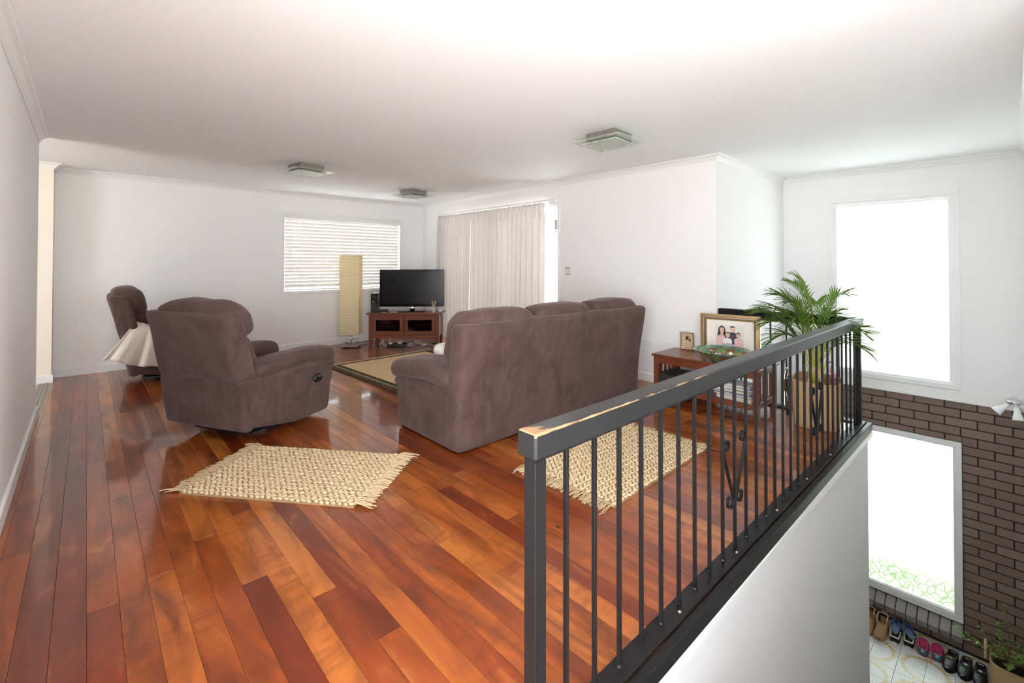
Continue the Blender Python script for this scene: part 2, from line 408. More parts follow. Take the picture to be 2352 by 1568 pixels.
def glass():
    m = N('window_glass'); o = m.n['Material Output']; tr = m.node('ShaderNodeBsdfTransparent'); gl = m.node('ShaderNodeBsdfGlossy'); gl.inputs['Roughness'].default_value = .02
    fr = m.node('ShaderNodeLayerWeight'); fr.inputs[0].default_value = .5; mx = m.node('ShaderNodeMixShader'); m.link(m.math('MULTIPLY_ADD', m.math('POWER', fr.outputs['Facing'], 4), .5, c=.03), mx.inputs[0]); m.link(tr.outputs[0], mx.inputs[1]); m.link(gl.outputs[0], mx.inputs[2]); m.link(mx.outputs[0], o.inputs[0])
    m = N('cabinet_glass'); o = m.n['Material Output']; tr = m.node('ShaderNodeBsdfTransparent'); tr.inputs[0].default_value = (.55, .5, .48, 1); gl = m.node('ShaderNodeBsdfGlossy'); gl.inputs['Roughness'].default_value = .05
    fr = m.node('ShaderNodeLayerWeight'); fr.inputs[0].default_value = .5; mx = m.node('ShaderNodeMixShader'); m.link(m.math('MULTIPLY_ADD', m.math('POWER', fr.outputs['Facing'], 4), .5, c=.03), mx.inputs[0]); m.link(tr.outputs[0], mx.inputs[1]); m.link(gl.outputs[0], mx.inputs[2]); m.link(mx.outputs[0], o.inputs[0])
    m = N('dimmed_glass'); o = m.n['Material Output']; tr = m.node('ShaderNodeBsdfTransparent'); tr.inputs[0].default_value = (.55, .57, .56, 1); m.link(tr.outputs[0], o.inputs[0])  # clear pane tinted darker to cut the daylight coming in
    # figured obscure glass: pebbled cells with finer-ground joints
    m = N('obscure_glass'); o = m.n['Material Output']; v = m.coord('Object', (1,1,1)); w = m.node('ShaderNodeTexVoronoi', feature='DISTANCE_TO_EDGE')
    wn = m.node('ShaderNodeTexNoise'); m.link(v, wn.inputs['Vector']); wn.inputs['Scale'].default_value = 9
    vm = m.node('ShaderNodeVectorMath', operation='MULTIPLY_ADD'); m.link(wn.outputs['Color'], vm.inputs[0]); vm.inputs[1].default_value = (.05, .05, .05); m.link(v, vm.inputs[2])
    m.link(vm.outputs[0], w.inputs['Vector']); w.inputs['Scale'].default_value = 15
    ed = m.ramp(w.outputs['Distance'], [(.02, (1,1,1)), (.075, (0,0,0))])
    tl = m.node('ShaderNodeBsdfTranslucent'); m.link(m.mix(ed, (.90, .93, .90), (.62, .68, .58)), tl.inputs[0])
    rf = m.node('ShaderNodeBsdfRefraction'); m.link(m.mix(ed, (.66, .69, .65), (.44, .50, .40)), rf.inputs[0]); rf.inputs['Roughness'].default_value = .5; rf.inputs['IOR'].default_value = 1.12
    mx = m.node('ShaderNodeMixShader'); mx.inputs[0].default_value = .93; m.link(tl.outputs[0], mx.inputs[1]); m.link(rf.outputs[0], mx.inputs[2]); m.link(mx.outputs[0], o.inputs[0])
    # frosted green-tinted lamp glass
    m = N('lamp_glass'); m.set((.62, .68, .58), .35, trans=.0, spec=.5); m.b.inputs['Alpha'].default_value = .72
    m = N('lamp_glass_clear'); m.set((.60, .68, .57), .08, spec=.5); m.b.inputs['Alpha'].default_value = .42
    m = N('clear_bottle'); m.set((.85, .88, .86), .05); m.b.inputs['Alpha'].default_value = .35
glass()
def translucent(name, a, b, sc, amt, bump=.3, rough=.9):
    m = N(name); o = m.n['Material Output']; n = m.noise(m.coord('Object', sc), 1, 5, .6, .6); c = m.mix(n, a, b); m.set(c, rough, spec=.2); m.bump(n, bump, .004)
    t = m.node('ShaderNodeBsdfTranslucent'); m.link(c, t.inputs[0]); mx = m.node('ShaderNodeMixShader'); mx.inputs[0].default_value = amt
    m.link(m.b.outputs[0], mx.inputs[1]); m.link(t.outputs[0], mx.inputs[2]); m.link(mx.outputs[0], o.inputs[0])
translucent('curtain_cloth', (.74, .70, .67), (.84, .81, .78), (60, 60, 9), .19)
translucent('blind_slat', (.82, .79, .74), (.86, .83, .78), (5, 60, 60), .012, .05, .45)
translucent('paper_shade', (.92, .80, .54), (.96, .88, .66), (6, 6, 60), .50, 1.0)
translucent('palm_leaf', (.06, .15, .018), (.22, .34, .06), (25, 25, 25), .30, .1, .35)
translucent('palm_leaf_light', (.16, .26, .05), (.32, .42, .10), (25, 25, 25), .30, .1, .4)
translucent('bush_leaf', (.12, .26, .05), (.42, .58, .16), (40, 40, 40), .30, .1, .4)
def jute():
    m = N('jute'); v = m.coord(); n = m.noise(v, 55, 4, .7); f = m.noise(m.coord('Object', (300, 300, 300)), 1, 2); n2 = m.noise(v, 5, 2)
    c = m.mix(n, (.48, .32, .16), (.82, .66, .42)); c = m.mix(m.math('MULTIPLY', n2, .45), c, (.74, .60, .42)); m.set(c, .95, spec=.1); m.bump(f, .5, .002)
    m = N('jute_base'); m.set((.36, .24, .12), .95)
    m = N('seagrass'); t = m.node('ShaderNodeTexCoord')
    ck = m.noise(m.coord('Object', (70, 42, 1)), 1, 2, .5); n2 = m.noise(m.coord(), 3, 2); wv = m.node('ShaderNodeTexWave', bands_direction='Y'); m.link(t.outputs['Object'], wv.inputs[0]); wv.inputs['Scale'].default_value = 12; wv.inputs['Distortion'].default_value = 1.2; wv.inputs['Detail Scale'].default_value = 6
    h = m.math('ADD', m.math('MULTIPLY', wv.outputs['Fac'], .5), ck); c = m.mix(m.ramp(h, [(.35, (0,0,0)), (.85, (1,1,1))]), (.36, .22, .11), (.80, .60, .36)); c = m.mix(m.math('MULTIPLY', n2, .3), c, (.68, .50, .29)); m.set(c, .95, spec=.1); m.bump(h, .8, .004)
    m = N('rug_border'); n = m.noise(m.coord('Object', (120, 120, 10)), 1, 3); m.set(m.mix(n, (.055, .038, .018), (.13, .095, .05)), .95, spec=.1); m.bump(n, .5, .003)
    m = N('rug_motif'); n = m.noise(m.coord(), 90, 3); m.set(m.mix(n, (.30, .25, .16), (.50, .43, .30)), .95)
    m = N('basket_weave'); t = m.node('ShaderNodeTexCoord'); n = m.noise(m.coord('Object', (90, 90, 140)), 1, 3, .6); n2 = m.noise(m.coord(), 6, 2); m.set(m.mix(n2, m.mix(n, (.30, .19, .09), (.66, .46, .24)), (.58, .40, .20)), .9, spec=.2); m.bump(n, .9, .004)
jute()
def screen():
    m = N('tv_screen'); n = m.noise(m.coord(), 3, 2); m.set(m.mix(n, (.006, .006, .008), (.012, .010, .012)), .22, spec=.35)
screen()
def gold():
    m = N('gold_leaf'); n = m.noise(m.coord(), 60, 4, .6); m.set(m.mix(n, (.46, .30, .11), (.78, .58, .28)), .3, .85); m.bump(n, .15, .001)
    m = N('silver_leaf'); n = m.noise(m.coord(), 60, 4, .6); m.set(m.mix(n, (.52, .45, .36), (.80, .74, .64)), .3, .8)
    m = N('bronze_leaf'); n = m.noise(m.coord(), 60, 4, .6); m.set(m.mix(n, (.17, .12, .07), (.42, .33, .20)), .4, .7)
    m = N('icon_relief'); v = m.coord(); n = m.noise(v, 55, 5, .65, 1.5); m.set(m.ramp(n, [(.35, (.18, .11, .05)), (.5, (.56, .42, .24)), (.7, (.78, .66, .45))]), .4, .35); m.bump(n, 1, .004)
    m = N('bowl_glaze'); v = m.coord('Object', (1,1,1)); t = m.node('ShaderNodeTexCoord'); x, y, z = m.xyz(t.outputs['Object']); n = m.noise(v, 11, 4, .6, 1.8); ang = m.math('ARCTAN2', y, x)
    c = m.ramp(n, [(.30, (.02, .06, .24)), (.42, (.03, .17, .22)), (.52, (.06, .24, .07)), (.62, (.26, .36, .06)), (.75, (.04, .20, .14))])
    rad = m.math('SQRT', m.math('ADD', m.math('MULTIPLY', x, x), m.math('MULTIPLY', y, y)))
    saw = m.math('ABSOLUTE', m.math('SUBTRACT', m.math('FRACT', m.math('MULTIPLY', m.math('ADD', ang, pi), 7/(2*pi))), .5))
    tri = m.math('LESS_THAN', m.math('ADD', saw, m.math('MULTIPLY', m.math('ABSOLUTE', m.math('SUBTRACT', rad, .175)), 9)), .30)
    c = m.mix(m.math('MULTIPLY', tri, .9), c, (.24, .07, .02)); m.set(c, .15, coat=.5)
    m = N('teal_print'); v = m.coord(); w = m.node('ShaderNodeTexWave', wave_type='RINGS'); m.link(v, w.inputs[0]); w.inputs['Scale'].default_value = 9; w.inputs['Distortion'].default_value = 2
    m.set(m.mix(m.ramp(w.outputs['Fac'], [(.80, (0,0,0)), (.88, (1,1,1))]), (.02, .36, .33), (.70, .80, .74)), .7)
gold()
def case_leather():
    m = N('case_leather'); n = m.noise(m.coord(), 70, 4, .7); m.set(m.mix(n, (.008, .008, .007), (.03, .03, .026)), .5); m.bump(n, .6, .003)
case_leather()

# ================================================================== THE SETTING
def sweep(mb, path, prof, closed_ends=True):
    # path: 2d points along the wall foot (room on the left-hand side), prof: (distance into room, z)
    n = len(path); P = [Vector(p) for p in path]; rows = []
    for i in range(n):
        d0 = (P[i]-P[i-1]).normalized() if i > 0 else (P[1]-P[0]).normalized()
        d1 = (P[i+1]-P[i]).normalized() if i < n-1 else (P[n-1]-P[n-2]).normalized()
        n0, n1 = Vector((-d0.y, d0.x)), Vector((-d1.y, d1.x)); mt = n0+n1
        mt = mt / max(mt.dot(n1), 1e-6) if mt.length > 1e-6 else n1
        rows.append([(P[i].x+mt.x*o, P[i].y+mt.y*o, z) for o, z in prof])
    k = len(prof); vs = [v for r in rows for v in r]
    fs = [[i*k+j, i*k+(j+1) % k, (i+1)*k+(j+1) % k, (i+1)*k+j] for i in range(n-1) for j in range(k)]
    fs += [list(range(k)), [(n-1)*k+j for j in range(k)][::-1]]
    return mb.add(vs, fs)
def holed(mb, axis, c0, c1, a0, a1, z0, z1, holes):
    # wall slab normal to axis ('x' or 'y') between c0 and c1, spanning a0..a1, with rectangular holes (a,b,za,zb)
    xs = sorted({a0, a1, *[h[0] for h in holes], *[h[1] for h in holes]}); zs = sorted({z0, z1, *[h[2] for h in holes], *[h[3] for h in holes]})
    for i in range(len(xs)-1):
        for j in range(len(zs)-1):
            mx, mz = (xs[i]+xs[i+1])/2, (zs[j]+zs[j+1])/2
            if any(h[0] < mx < h[1] and h[2] < mz < h[3] for h in holes): continue
            if axis == 'x': mb.box(c0, c1, xs[i], xs[i+1], zs[j], zs[j+1])
            else: mb.box(xs[i], xs[i+1], c0, c1, zs[j], zs[j+1])
    return mb

# ---- upper floor: slab with boards
flo = struct('floor', MB().box(-.42, 1.0, -.22, .83, -.30, -.021).box(-.42, UE-.02, .83, 7.35, -.30, -.021), 'slab')
BW = .0905
pid = 0; col = 0
u = U0 - .02
k0 = math.floor((U0+.168)/BW)
for k in range(-2, 60):
    a = -.168 + k*BW; b = a + BW
    if b <= U0+.005 or a >= UE-.06: continue
    a = max(a, U0+.002); b = min(b, UE-.06)
    vmin = -.2 if b <= 1.0 else .812
    random.seed(100+k); v = vmin - rr(0, .9) if k % 2 else vmin - rr(0, .5)
    while v < V1:
        L = rr(1.4, 3.3); v1 = v + L
        if V1 - v1 < .35: v1 = V1
        s0, s1 = max(v, vmin), min(v1, V1)
        if s1 - s0 > .05:
            w, l = (b-a)/2-.0003, (s1-s0)/2-.0003
            B(-w, w, -l, l, -.02, 0, .0009).build('plank', 'floor_timber', flo, loc=((a+b)/2, (s0+s1)/2, 0))
            pid += 1
        v = v1
random.seed(11)

# ---- ceiling and walls
struct('ceiling', B(-2.6, 6.62, -2.6, 7.5, ZC, ZC+.12), 'ceiling_paint')
struct('wall_left', holed(MB(), 'x', U0-.11, U0, -2.6, 5.50, 0, ZC, [(-2.3, 1.2, .0, 2.15)]), 'wall_paint')  # the unseen near opening is added to let in daylight
struct('wall_side_opening', MB().box(-2.6, U0+.035, VS, 7.45, -.02, ZC), 'warm_light_paint')
WIN1 = (2.135, 4.012, .852, 2.018)
struct('wall_far', holed(MB(), 'y', V1, V1+.16, -.30, U1+.16, -.02, ZC, [WIN1]), 'wall_paint')
DOOR = (3.995, 6.53, 0.0, 2.03)
struct('wall_right', holed(MB(), 'x', U1, U1+.12, V2+.12, V1, -.02, ZC, [DOOR]), 'wall_paint')
struct('wall_alcove', B(U1, U2, V2, V2+.12, ZL, ZC), 'wall_paint')
WIN2 = (.425, 1.415, .055, 1.965); WIN3 = (.362, 1.60, -2.30, -.512)
ZB = -.095
struct('wall_upper_entry', holed(MB(), 'x', U2, U2+.14, -.22, V2, ZB, ZC, [WIN2]), 'wall_paint')
struct('wall_stair', B(2.6, U2+.14, -.22, -.10, ZL, ZC), 'wall_paint')
struct('wall_below_rail', MB().box(.9, 1.0, -.22, .90, ZL, -.30).box(1.0, UE+.0, .80, .90, ZL, -.045).box(UE-.1, UE, .90, V2, ZL, -.045), 'wall_paint')
struct('wall_stair_shield', B(1.0, 2.6, -.22, -.10, ZL, .92), 'wall_paint')  # unseen low wall, added to keep daylight off the wall below the rail
struct('floor_back', B(-.42, 3.4, -2.6, -.22, -.30, .0), 'back_tile')
struct('wall_back', MB().box(-.42, -.2, -2.75, -2.6, -.3, ZC).box(1.8, 3.5, -2.75, -2.6, -.3, ZC).box(-.2, 1.8, -2.75, -2.6, 2.15, ZC).box(3.4, 3.5, -2.6, -.22, -.3, ZC).box(1.80, 1.90, -2.6, -.50, -.02, ZC), 'wall_paint')  # unseen wall; its opening and inner partition are added to set the light
# side room beyond the opening in the left wall
struct('floor_side_room', B(-2.6, U0-.02, 3.4, VS, -.30, -.012), 'carpet')
struct('wall_side_room', holed(MB().box(-2.6, U0-.11, 3.3, 3.4, -.3, ZC), 'x', -2.72, -2.6, 3.3, 7.3, -.3, ZC, [(4.5, 5.5, .9, 2.15)]), 'warm_light_paint')
# ---- entry wall of brick
ew = struct('wall_entry', holed(MB(), 'x', U2+.008, U2+.14, -.22, V2, ZL, ZB, [WIN3]), 'mortar')
BL, BH, JT = .2365, .0882, .010
bm = {}
def brick_mesh(l, h):
    key = (round(l, 3), round(h, 3))
    if key not in bm: bm[key] = B(-.02, .0, -l/2, l/2, -h/2, h/2, .003).mesh('brick', 'brick_face')
    return bm[key]
z = ZB; row = 0; nb = 0
while z > ZL+.01:
    z0 = max(z-BH, ZL); h = z-z0-JT
    if h < .02: break
    off = .486 if row % 2 == 0 else .369
    j0 = off - BL*math.ceil((off+.22)/BL)
    vv = j0
    while vv < V2:
        a, b = max(vv+JT/2, -.20), min(vv+BL-JT/2, V2-.002)
        zm = (z+z0)/2; parts = [(a, b)]
        if z > WIN3[3] > z0+.01:
            for p, q in ((max(a, WIN3[0]), min(b, WIN3[1])),):
                if q-p > .02 and z-WIN3[3] > .02: inst(brick_mesh(q-p, z-WIN3[3]-JT), 'brick', ew, (U2+.016, (p+q)/2, (z+WIN3[3])/2))
        if z0 < WIN3[3]-.01 and z > WIN3[2]-.15:
            parts = [(a, min(b, WIN3[0]-.004)), (max(a, WIN3[1]+.004), b)]
        for p, q in parts:
            if q-p > .02 and not (p > 1.62 and z < -1.2):
                inst(brick_mesh(q-p, h), 'brick', ew, (U2+.016+rr(-.002, .002), (p+q)/2, (z+z0)/2-.0)); nb += 1
        vv += BL
    z -= BH; row += 1
# sloping brick sill under the lower window
sm = MB().box(-.055, .055, -.040, .040, -.055, .055, .004)
sme = MB().box(-.135, .055, -.0395, .0395, -.075, .010, .005).mesh('sill_brick', 'sill_brick_face')
for i in range(14):
    vv = .362+.043+i*.0865
    inst(sme, 'sill_brick', ew, (U2+.004, vv, -2.335), (0, math.radians(-24), 0))
# ---- lower entry floor, tiled
fl = struct('floor_entry', B(.9, 6.6, -.22, 2.0, ZL-.2, ZL-.012), 'mortar')
tm = B(-.0992, .0992, -.0992, .0992, -.012, 0, .0012).mesh('tile', 'floor_tile')
for i in range(-4, 3):
    for j in range(-5, 7):
        inst(tm, 'tile', fl, (5.99+i*.2, .695+(j-1)*.2, ZL))
struct('floor_light_shield', MB().box(-3.4, -.43, -5, 1.6, -.25, -.08).box(-.43, 3.5, -5, -2.76, -.25, -.08), 'shield_slab')  # unseen slabs added to hold ground light off the near ceiling
struct('floor_lawn', B(6.75, 8.6, -4, 6, -3.0, -2.9), 'lawn')
struct('floor_outside', B(-40, 60, -40, 60, -3.2, -3.0), 'concrete_ground')

# ---- cornices, skirtings, boards
cor = [(0, ZC-.0), (0, ZC-.058), (.006, ZC-.060), (.016, ZC-.040), (.034, ZC-.020), (.054, ZC-.012), (.058, ZC-.006), (.058, ZC)]
def trim(name, path, prof, mat='trim_paint'): return struct(name, sweep(MB(), path[::-1], prof), mat)
trim('trim_1', [(U0, -2.6), (U0, 5.50)], cor)
trim('trim_2', [(-1.6, VS), (U0+.035, VS), (U0+.035, V1), (U1, V1), (U1, V2), (U2, V2), (U2, -.10), (2.6, -.10)], cor)
bb = [(0, .0), (.014, .0), (.014, .080), (.010, .086), (0, .088)]
trim('baseboard_left', [(U0, 1.24), (U0, 5.50)], bb)
trim('baseboard_opening', [(-1.6, VS), (U0+.035, VS), (U0+.035, V1-.02)], bb)
trim('baseboard_far', [(U0+.035, V1), (U1, V1), (U1, 6.62)], bb)
trim('baseboard_right', [(U1, 3.93), (U1, V2+.02)], bb)
struct('trim_3', MB().box(U2-.020, U2, -.10, V2, ZB, .002, .003).box(U2-.030, U2, -.10, V2, ZB-.012, ZB+.012, .004), 'trim_paint')
struct('trim_4', MB().box(.995, UE+.02, .772, .80, -.105, -.058, .005).box(UE, UE+.02, .80, V2, -.105, -.058, .005), 'trim_paint')
# threshold strip in the side opening
ts = empty('threshold_strip', (U0-.02, 6.22, 0), label='grey metal threshold track set in the floor of the opening beside the left wall', cat='threshold')
B(-.045, .045, -.72, .72, -.012, .004, .002).build('plate', 'threshold_metal', ts)
for x_ in (-.025, .0, .025): B(x_-.004, x_+.004, -.72, .72, .004, .010).build('rib', 'threshold_metal', ts)

# ---- windows and door
def frame_rect(mb, axis, c0, c1, a0, a1, z0, z1, w):
    for (p, q, r, s) in ((a0, a1, z1-w, z1), (a0, a1, z0, z0+w), (a0, a0+w, z0+w, z1-w), (a1-w, a1, z0+w, z1-w)):
        if axis == 'x': mb.box(c0, c1, p, q, r, s, .003)
        else: mb.box(p, q, c0, c1, r, s, .003)
    return mb
w1 = props(empty('window_1', (0,0,0)), kind='structure')
frame_rect(MB(), 'y', V1-.016, V1+.002, WIN1[0]-.045, WIN1[1]+.045, WIN1[2]-.035, WIN1[3]+.035, .045).build('architrave', 'trim_paint', w1)
frame_rect(MB(), 'y', V1+.09, V1+.13, *WIN1, .04).build('sash', 'trim_paint', w1)
B((WIN1[0]+WIN1[1])/2-.02, (WIN1[0]+WIN1[1])/2+.02, V1+.095, V1+.125, WIN1[2]+.04, WIN1[3]-.04).build('mullion', 'trim_paint', w1)
B(WIN1[0]+.04, WIN1[1]-.04, V1+.108, V1+.112, WIN1[2]+.04, WIN1[3]-.04).build('pane', 'window_glass', w1)
w2 = props(empty('window_2', (0,0,0)), kind='structure')
frame_rect(MB(), 'x', U2-.018, U2+.002, WIN2[0]-.065, WIN2[1]+.065, WIN2[2]-.05, WIN2[3]+.075, .055).build('architrave', 'trim_paint', w2)
frame_rect(MB(), 'x', U2-.004, U2+.055, WIN2[0]-.012, WIN2[1]+.012, WIN2[2]-.005, WIN2[3]+.025, .032).build('frame', 'trim_paint', w2)
frame_rect(MB(), 'x', U2+.06, U2+.10, *WIN2, .028).build('sash', 'trim_paint', w2)
B(U2+.078, U2+.083, WIN2[0]+.028, WIN2[1]-.028, WIN2[2]+.028, WIN2[3]-.028).build('pane', 'dimmed_glass', w2)
w3 = props(empty('window_3', (0,0,0)), kind='structure')
frame_rect(MB(), 'x', U2-.022, U2+.05, *WIN3, .052).build('frame', 'trim_paint', w3)
frame_rect(MB(), 'x', U2+.0, U2+.07, WIN3[0]+.05, WIN3[1]-.05, WIN3[2]+.05, WIN3[3]-.05, .016).build('glazing_bead', 'trim_paint', w3)
B(U2+.04, U2+.045, WIN3[0]+.06, WIN3[1]-.06, WIN3[2]+.06, WIN3[3]-.06).build('pane', 'obscure_glass', w3)
d2 = props(empty('added_daylight_door', (0,0,0)), kind='structure')  # unseen sliding door added to light the room from the left
frame_rect(MB(), 'x', U0-.012, U0+.004, -2.34, 1.24, -.04, 2.19, .045).build('architrave', 'trim_paint', d2)
for i in range(3):
    a = -2.3+i*1.1667; frame_rect(MB(), 'x', U0-.08, U0-.05, a, a+1.1667, .0, 2.15, .05).build('sliding_panel', 'trim_paint', d2)
    B(U0-.067, U0-.063, a+.05, a+1.1167, .05, 2.10).build('pane', 'window_glass', d2)
d1 = props(empty('door_1', (0,0,0)), kind='structure')
frame_rect(MB(), 'x', U1-.014, U1+.004, DOOR[0]-.035, DOOR[1]+.035, -.02, DOOR[3]+.035, .04).build('architrave', 'trim_paint', d1)
for i, (a, b) in enumerate(((3.995, 5.30), (5.24, 6.53))):
    c = U1+.05+.035*i
    frame_rect(MB(), 'x', c, c+.03, a, b, .0, 2.03, .045).build('sliding_panel', 'trim_paint', d1)
    B(c+.013, c+.017, a+.045, b-.045, .045, 1.985).build('pane', 'window_glass', d1)

# ================================================================== BALUSTRADE
bal = empty('balustrade', (.833, VR, 0), label='black balustrade with worn handrail, thin iron balusters and two scroll ornaments along the stairwell', cat='railing')
LX = 4.56-.833
B(0, LX+.033, -.035, .035, .775, .843, .006).build('handrail', 'rail_paint', bal, label='black timber handrail with paint worn off its leading edge')
B(LX-.033, LX+.033, .036, V2-VR-.004, .775, .843, .005).build('handrail', 'black_metal', bal, label='short return handrail behind the palm')
B(.012, LX+.016, -.018, .018, .765, .776).build('top_strip', 'black_metal', bal)
B(LX-.016, LX+.016, .02, V2-VR-.006, .765, .776).build('top_strip', 'black_metal', bal)
B(.165, LX+.06, -.042, .028, .0, .012, .002).build('base_plate', 'black_metal', bal)
B(LX-.03, LX+.042, .028, V2-VR-.004, .0, .012, .002).build('base_plate', 'black_metal', bal)
B(.165, LX+.075, -.078, -.046, -.055, .006, .003).build('fascia_board', 'black_metal', bal)
B(LX+.044, LX+.075, -.044, V2-VR-.004, -.055, .006, .003).build('fascia_board', 'black_metal', bal)
for x_ in (.034, LX):
    B(x_-.021, x_+.021, -.021, .021, .012 if x_ > 1 else .0, .766, .002).build('post', 'black_metal', bal)
bme = B(-.0062, .0062, -.0062, .0062, .012, .766, .0008).mesh('baluster', 'black_metal')
DU = (4.56-.99)/28; bx = []
for k in range(28):
    x_ = .99+DU*k-.833; bx.append(x_); inst(bme, 'baluster', bal, (x_, 0, 0))
for k in range(1, 9):
    inst(bme, 'baluster', bal, (LX, k*(V2-VR)/8.6, 0))
wl = MB().lathe([(.012, 0), (.009, .006), (.0, .008)], 8).mesh('weld', 'black_metal')
for k in range(0, 28, 2): inst(wl, 'weld', bal, (bx[k], 0, .012))
bo = MB().lathe([(.007, 0), (.007, .004), (.004, .007), (0, .008)], 8).mesh('bolt', 'brushed_steel')
for k in range(1, 28, 4): inst(bo, 'bolt', bal, ((bx[k]+bx[k-1])/2+.03, -.02, .012))
def scroll(sgn):
    # one bent flat bar: upper curl -> straight -> lower curl, mirrored by sgn
    pts = []
    cx, cz, r0 = .118, .482, .030
    for i in range(19):                       # upper curl, spiralling out to the outer side
        a = math.radians(150 - i*(360-20)/18*1.0); r = r0*(.55+.45*i/18); pts.append((cx-.004+r*math.cos(a)-.026, cz+r*math.sin(a)))
    pts = [(x, z) for x, z in pts]
    pts2 = [(.105, .44), (.075, .38), (.045, .315), (.020, .262), (.010, .240)]
    cx2, cz2, r2 = .044, .232, .034
    low = []
    for i in range(17):
        a = math.radians(180 + i*320/16); r = r2*(1-.45*i/16); low.append((cx2+r*math.cos(a), cz2+r*math.sin(a)))
    up = []
    for i in range(17):                        # upper curl turns inwards
        a = math.radians(0 + i*320/16); r = .031*(1-.40*i/16); up.append((.084+r*math.cos(a), .482+r*math.sin(a)))
    path = up[::-1] + [(.108, .452), (.088, .405), (.062, .350), (.036, .295), (.016, .255)] + low
    mb = MB(); P = [Vector((sgn*x, 0, z)) for x, z in path]; vs = []; w, t = .0075, .0018
    for i, p in enumerate(P):
        d = (P[min(i+1, len(P)-1)]-P[max(i-1, 0)]).normalized(); n = Vector((-d.z, 0, d.x))
        vs += [p+n*t+Vector((0,-w,0)), p+n*t+Vector((0,w,0)), p-n*t+Vector((0,w,0)), p-n*t+Vector((0,-w,0))]
    fs = [[i*4+k, i*4+(k+1) % 4, i*4+4+(k+1) % 4, i*4+4+k] for i in range(len(P)-1) for k in range(4)] + [[0,1,2,3], [len(vs)-1-k for k in range(4)]]
    return mb.add(vs, fs).mesh('scroll_bar', 'black_metal')
sL, sR = scroll(-1), scroll(1)
for k in (9, 19):
    sc_ = inst(sL, 'scroll_ornament', bal, (bx[k]-.0066, -.0, 0)); inst(sR, 'scroll_bar', sc_, (.0132, 0, 0))

# ================================================================== UPHOLSTERY
def wr(p, f, a, s=0): return a*noise.noise(Vector((p[0]*f+s, p[1]*f+s*1.7, p[2]*f-s)))
def sofa():
    r = empty('sofa', (2.89, 2.945, 0), label='brown suede three-seat sofa seen from behind, facing the television', cat='sofa')
    W2 = 1.09
    def lean(z): return -.075*max(0, (z-.35)/.52)**1.15 - .02*max(0, min(1, z/.4))
    def bp(p):
        z = p.z+.441; y = p.y + lean(z); x = p.x*(1+.012*(z-.4))
        return (x+wr(p, 3, .004), y+wr(p, 2.5, .010, 3)+(.006*math.sin(p.x*9) if p.y < 0 else 0), p.z+wr(p, 3, .006, 8))
    b = MB().soft((0, -.375, .441), (2*W2, .17, .858), .045, (26, 4, 12), bp).build('back_panel', 'suede', r, True)
    for x_ in (-.36, .36):        # seams down the back
        MB().tube([(x_, -.463+lean(z)+wr((x_, -.085, z-.445), 2.5, .010, 3)+.006*math.sin(x_*9), z) for z in [i*.04+.06 for i in range(20)]], .0035, 6).build('seam', 'suede', b, True)
    MB().tube([(x, -.352+lean(.845)-.09, .846) for x in [-1.05+i*.1 for i in range(22)]], .006, 6).build('piping', 'suede', b, True)
    for k, x_ in enumerate((-.70, 0, .70)):
        wd = .70 if k != 1 else .71
        def bc(p, k=k):
            e = abs(p.x)/(.35); sq = 1-.20*max(0, e-.72)/.28
            puff = .018*math.cos(p.x*4.2)*(1 if p.z > 0 else .4)
            g = .006*math.sin(p.x*70+k)*max(0, e-.25)
            return (p.x, p.y*(1 if p.y < 0 else 1+.3*math.cos(p.x*4))+lean(.72+p.z)+wr(p, 5, .012, k), p.z*sq+(puff if p.z > 0 else 0)+g+wr(p, 6, .007, k*3))
        c = MB().soft((x_, -.275, .735), (wd, .26, .40), .09, (12, 6, 7), bc).build('back_cushion', 'suede', r, True)
    for s in (-1, 1):
        def ab(p, s=s):
            return (p.x+wr(p, 4, .006, s), p.y*(1-.06*max(0, -p.z)/.2)+wr(p, 3, .006), p.z)
        MB().soft((s*(W2-.135), -.03, .215), (.25, .79, .405), .03, (4, 12, 8), ab).build('arm_side', 'suede', r, True)
        def ap(p, s=s):
            t = (p.y+.415)/.83; z = p.z*(1-.10*t)+ .035*math.sin(pi*min(1, max(0, t)))-.055*t
            return (p.x*(1.0+.05*math.sin(pi*t))+wr(p, 4, .01, s*5), p.y, z+wr(p, 5, .008, s))
        a = MB().soft((s*(W2-.132), .030, .487), (.315, .83, .168), .081, (6, 14, 5), ap).build('arm_pad', 'suede', r, True)
        def al(p, s=s):
            t = (p.y+.38)/.76; return (p.x, p.y, p.z-.05*t+.02*math.sin(pi*t)+wr(p, 4, .006))
        MB().soft((s*(W2-.135), .015, .395), (.268, .78, .085), .042, (5, 12, 3), al).build('under_roll', 'suede', a, True)
    for x_ in (-.56, 0, .56):
        MB().soft((x_, .10, .37), (.555, .72, .20), .07, (8, 8, 4), lambda p: (p.x, p.y, p.z+wr(p, 4, .012)+.02*math.cos(p.x*5))).build('seat_cushion', 'suede', r, True)
    B(-W2+.26, W2-.26, -.35, .40, .05, .30, .02).build('seat_base', 'suede', r)
    for s in (-1, 1):
        for y_ in (-.36, .33): B(s*1.0-.03, s*1.0+.03, y_-.03, y_+.03, 0, .02).build('foot', 'black_plastic', r)
    return r
sofa()
cu = MB().soft((0, 0, 0), (.32, .30, .12), .055, (8, 8, 3), lambda p: (p.x, p.y, p.z*(1-.5*(abs(p.x)/.21)**4)*(1-.5*(abs(p.y)/.2)**4))).build('cushion', 'cushion_cream', None, True, (2.235, 3.09, .525), label='cream cushion propped inside the left arm of the sofa', cat='cushion')
cu.rotation_euler = (math.radians(30), 0, math.radians(8))

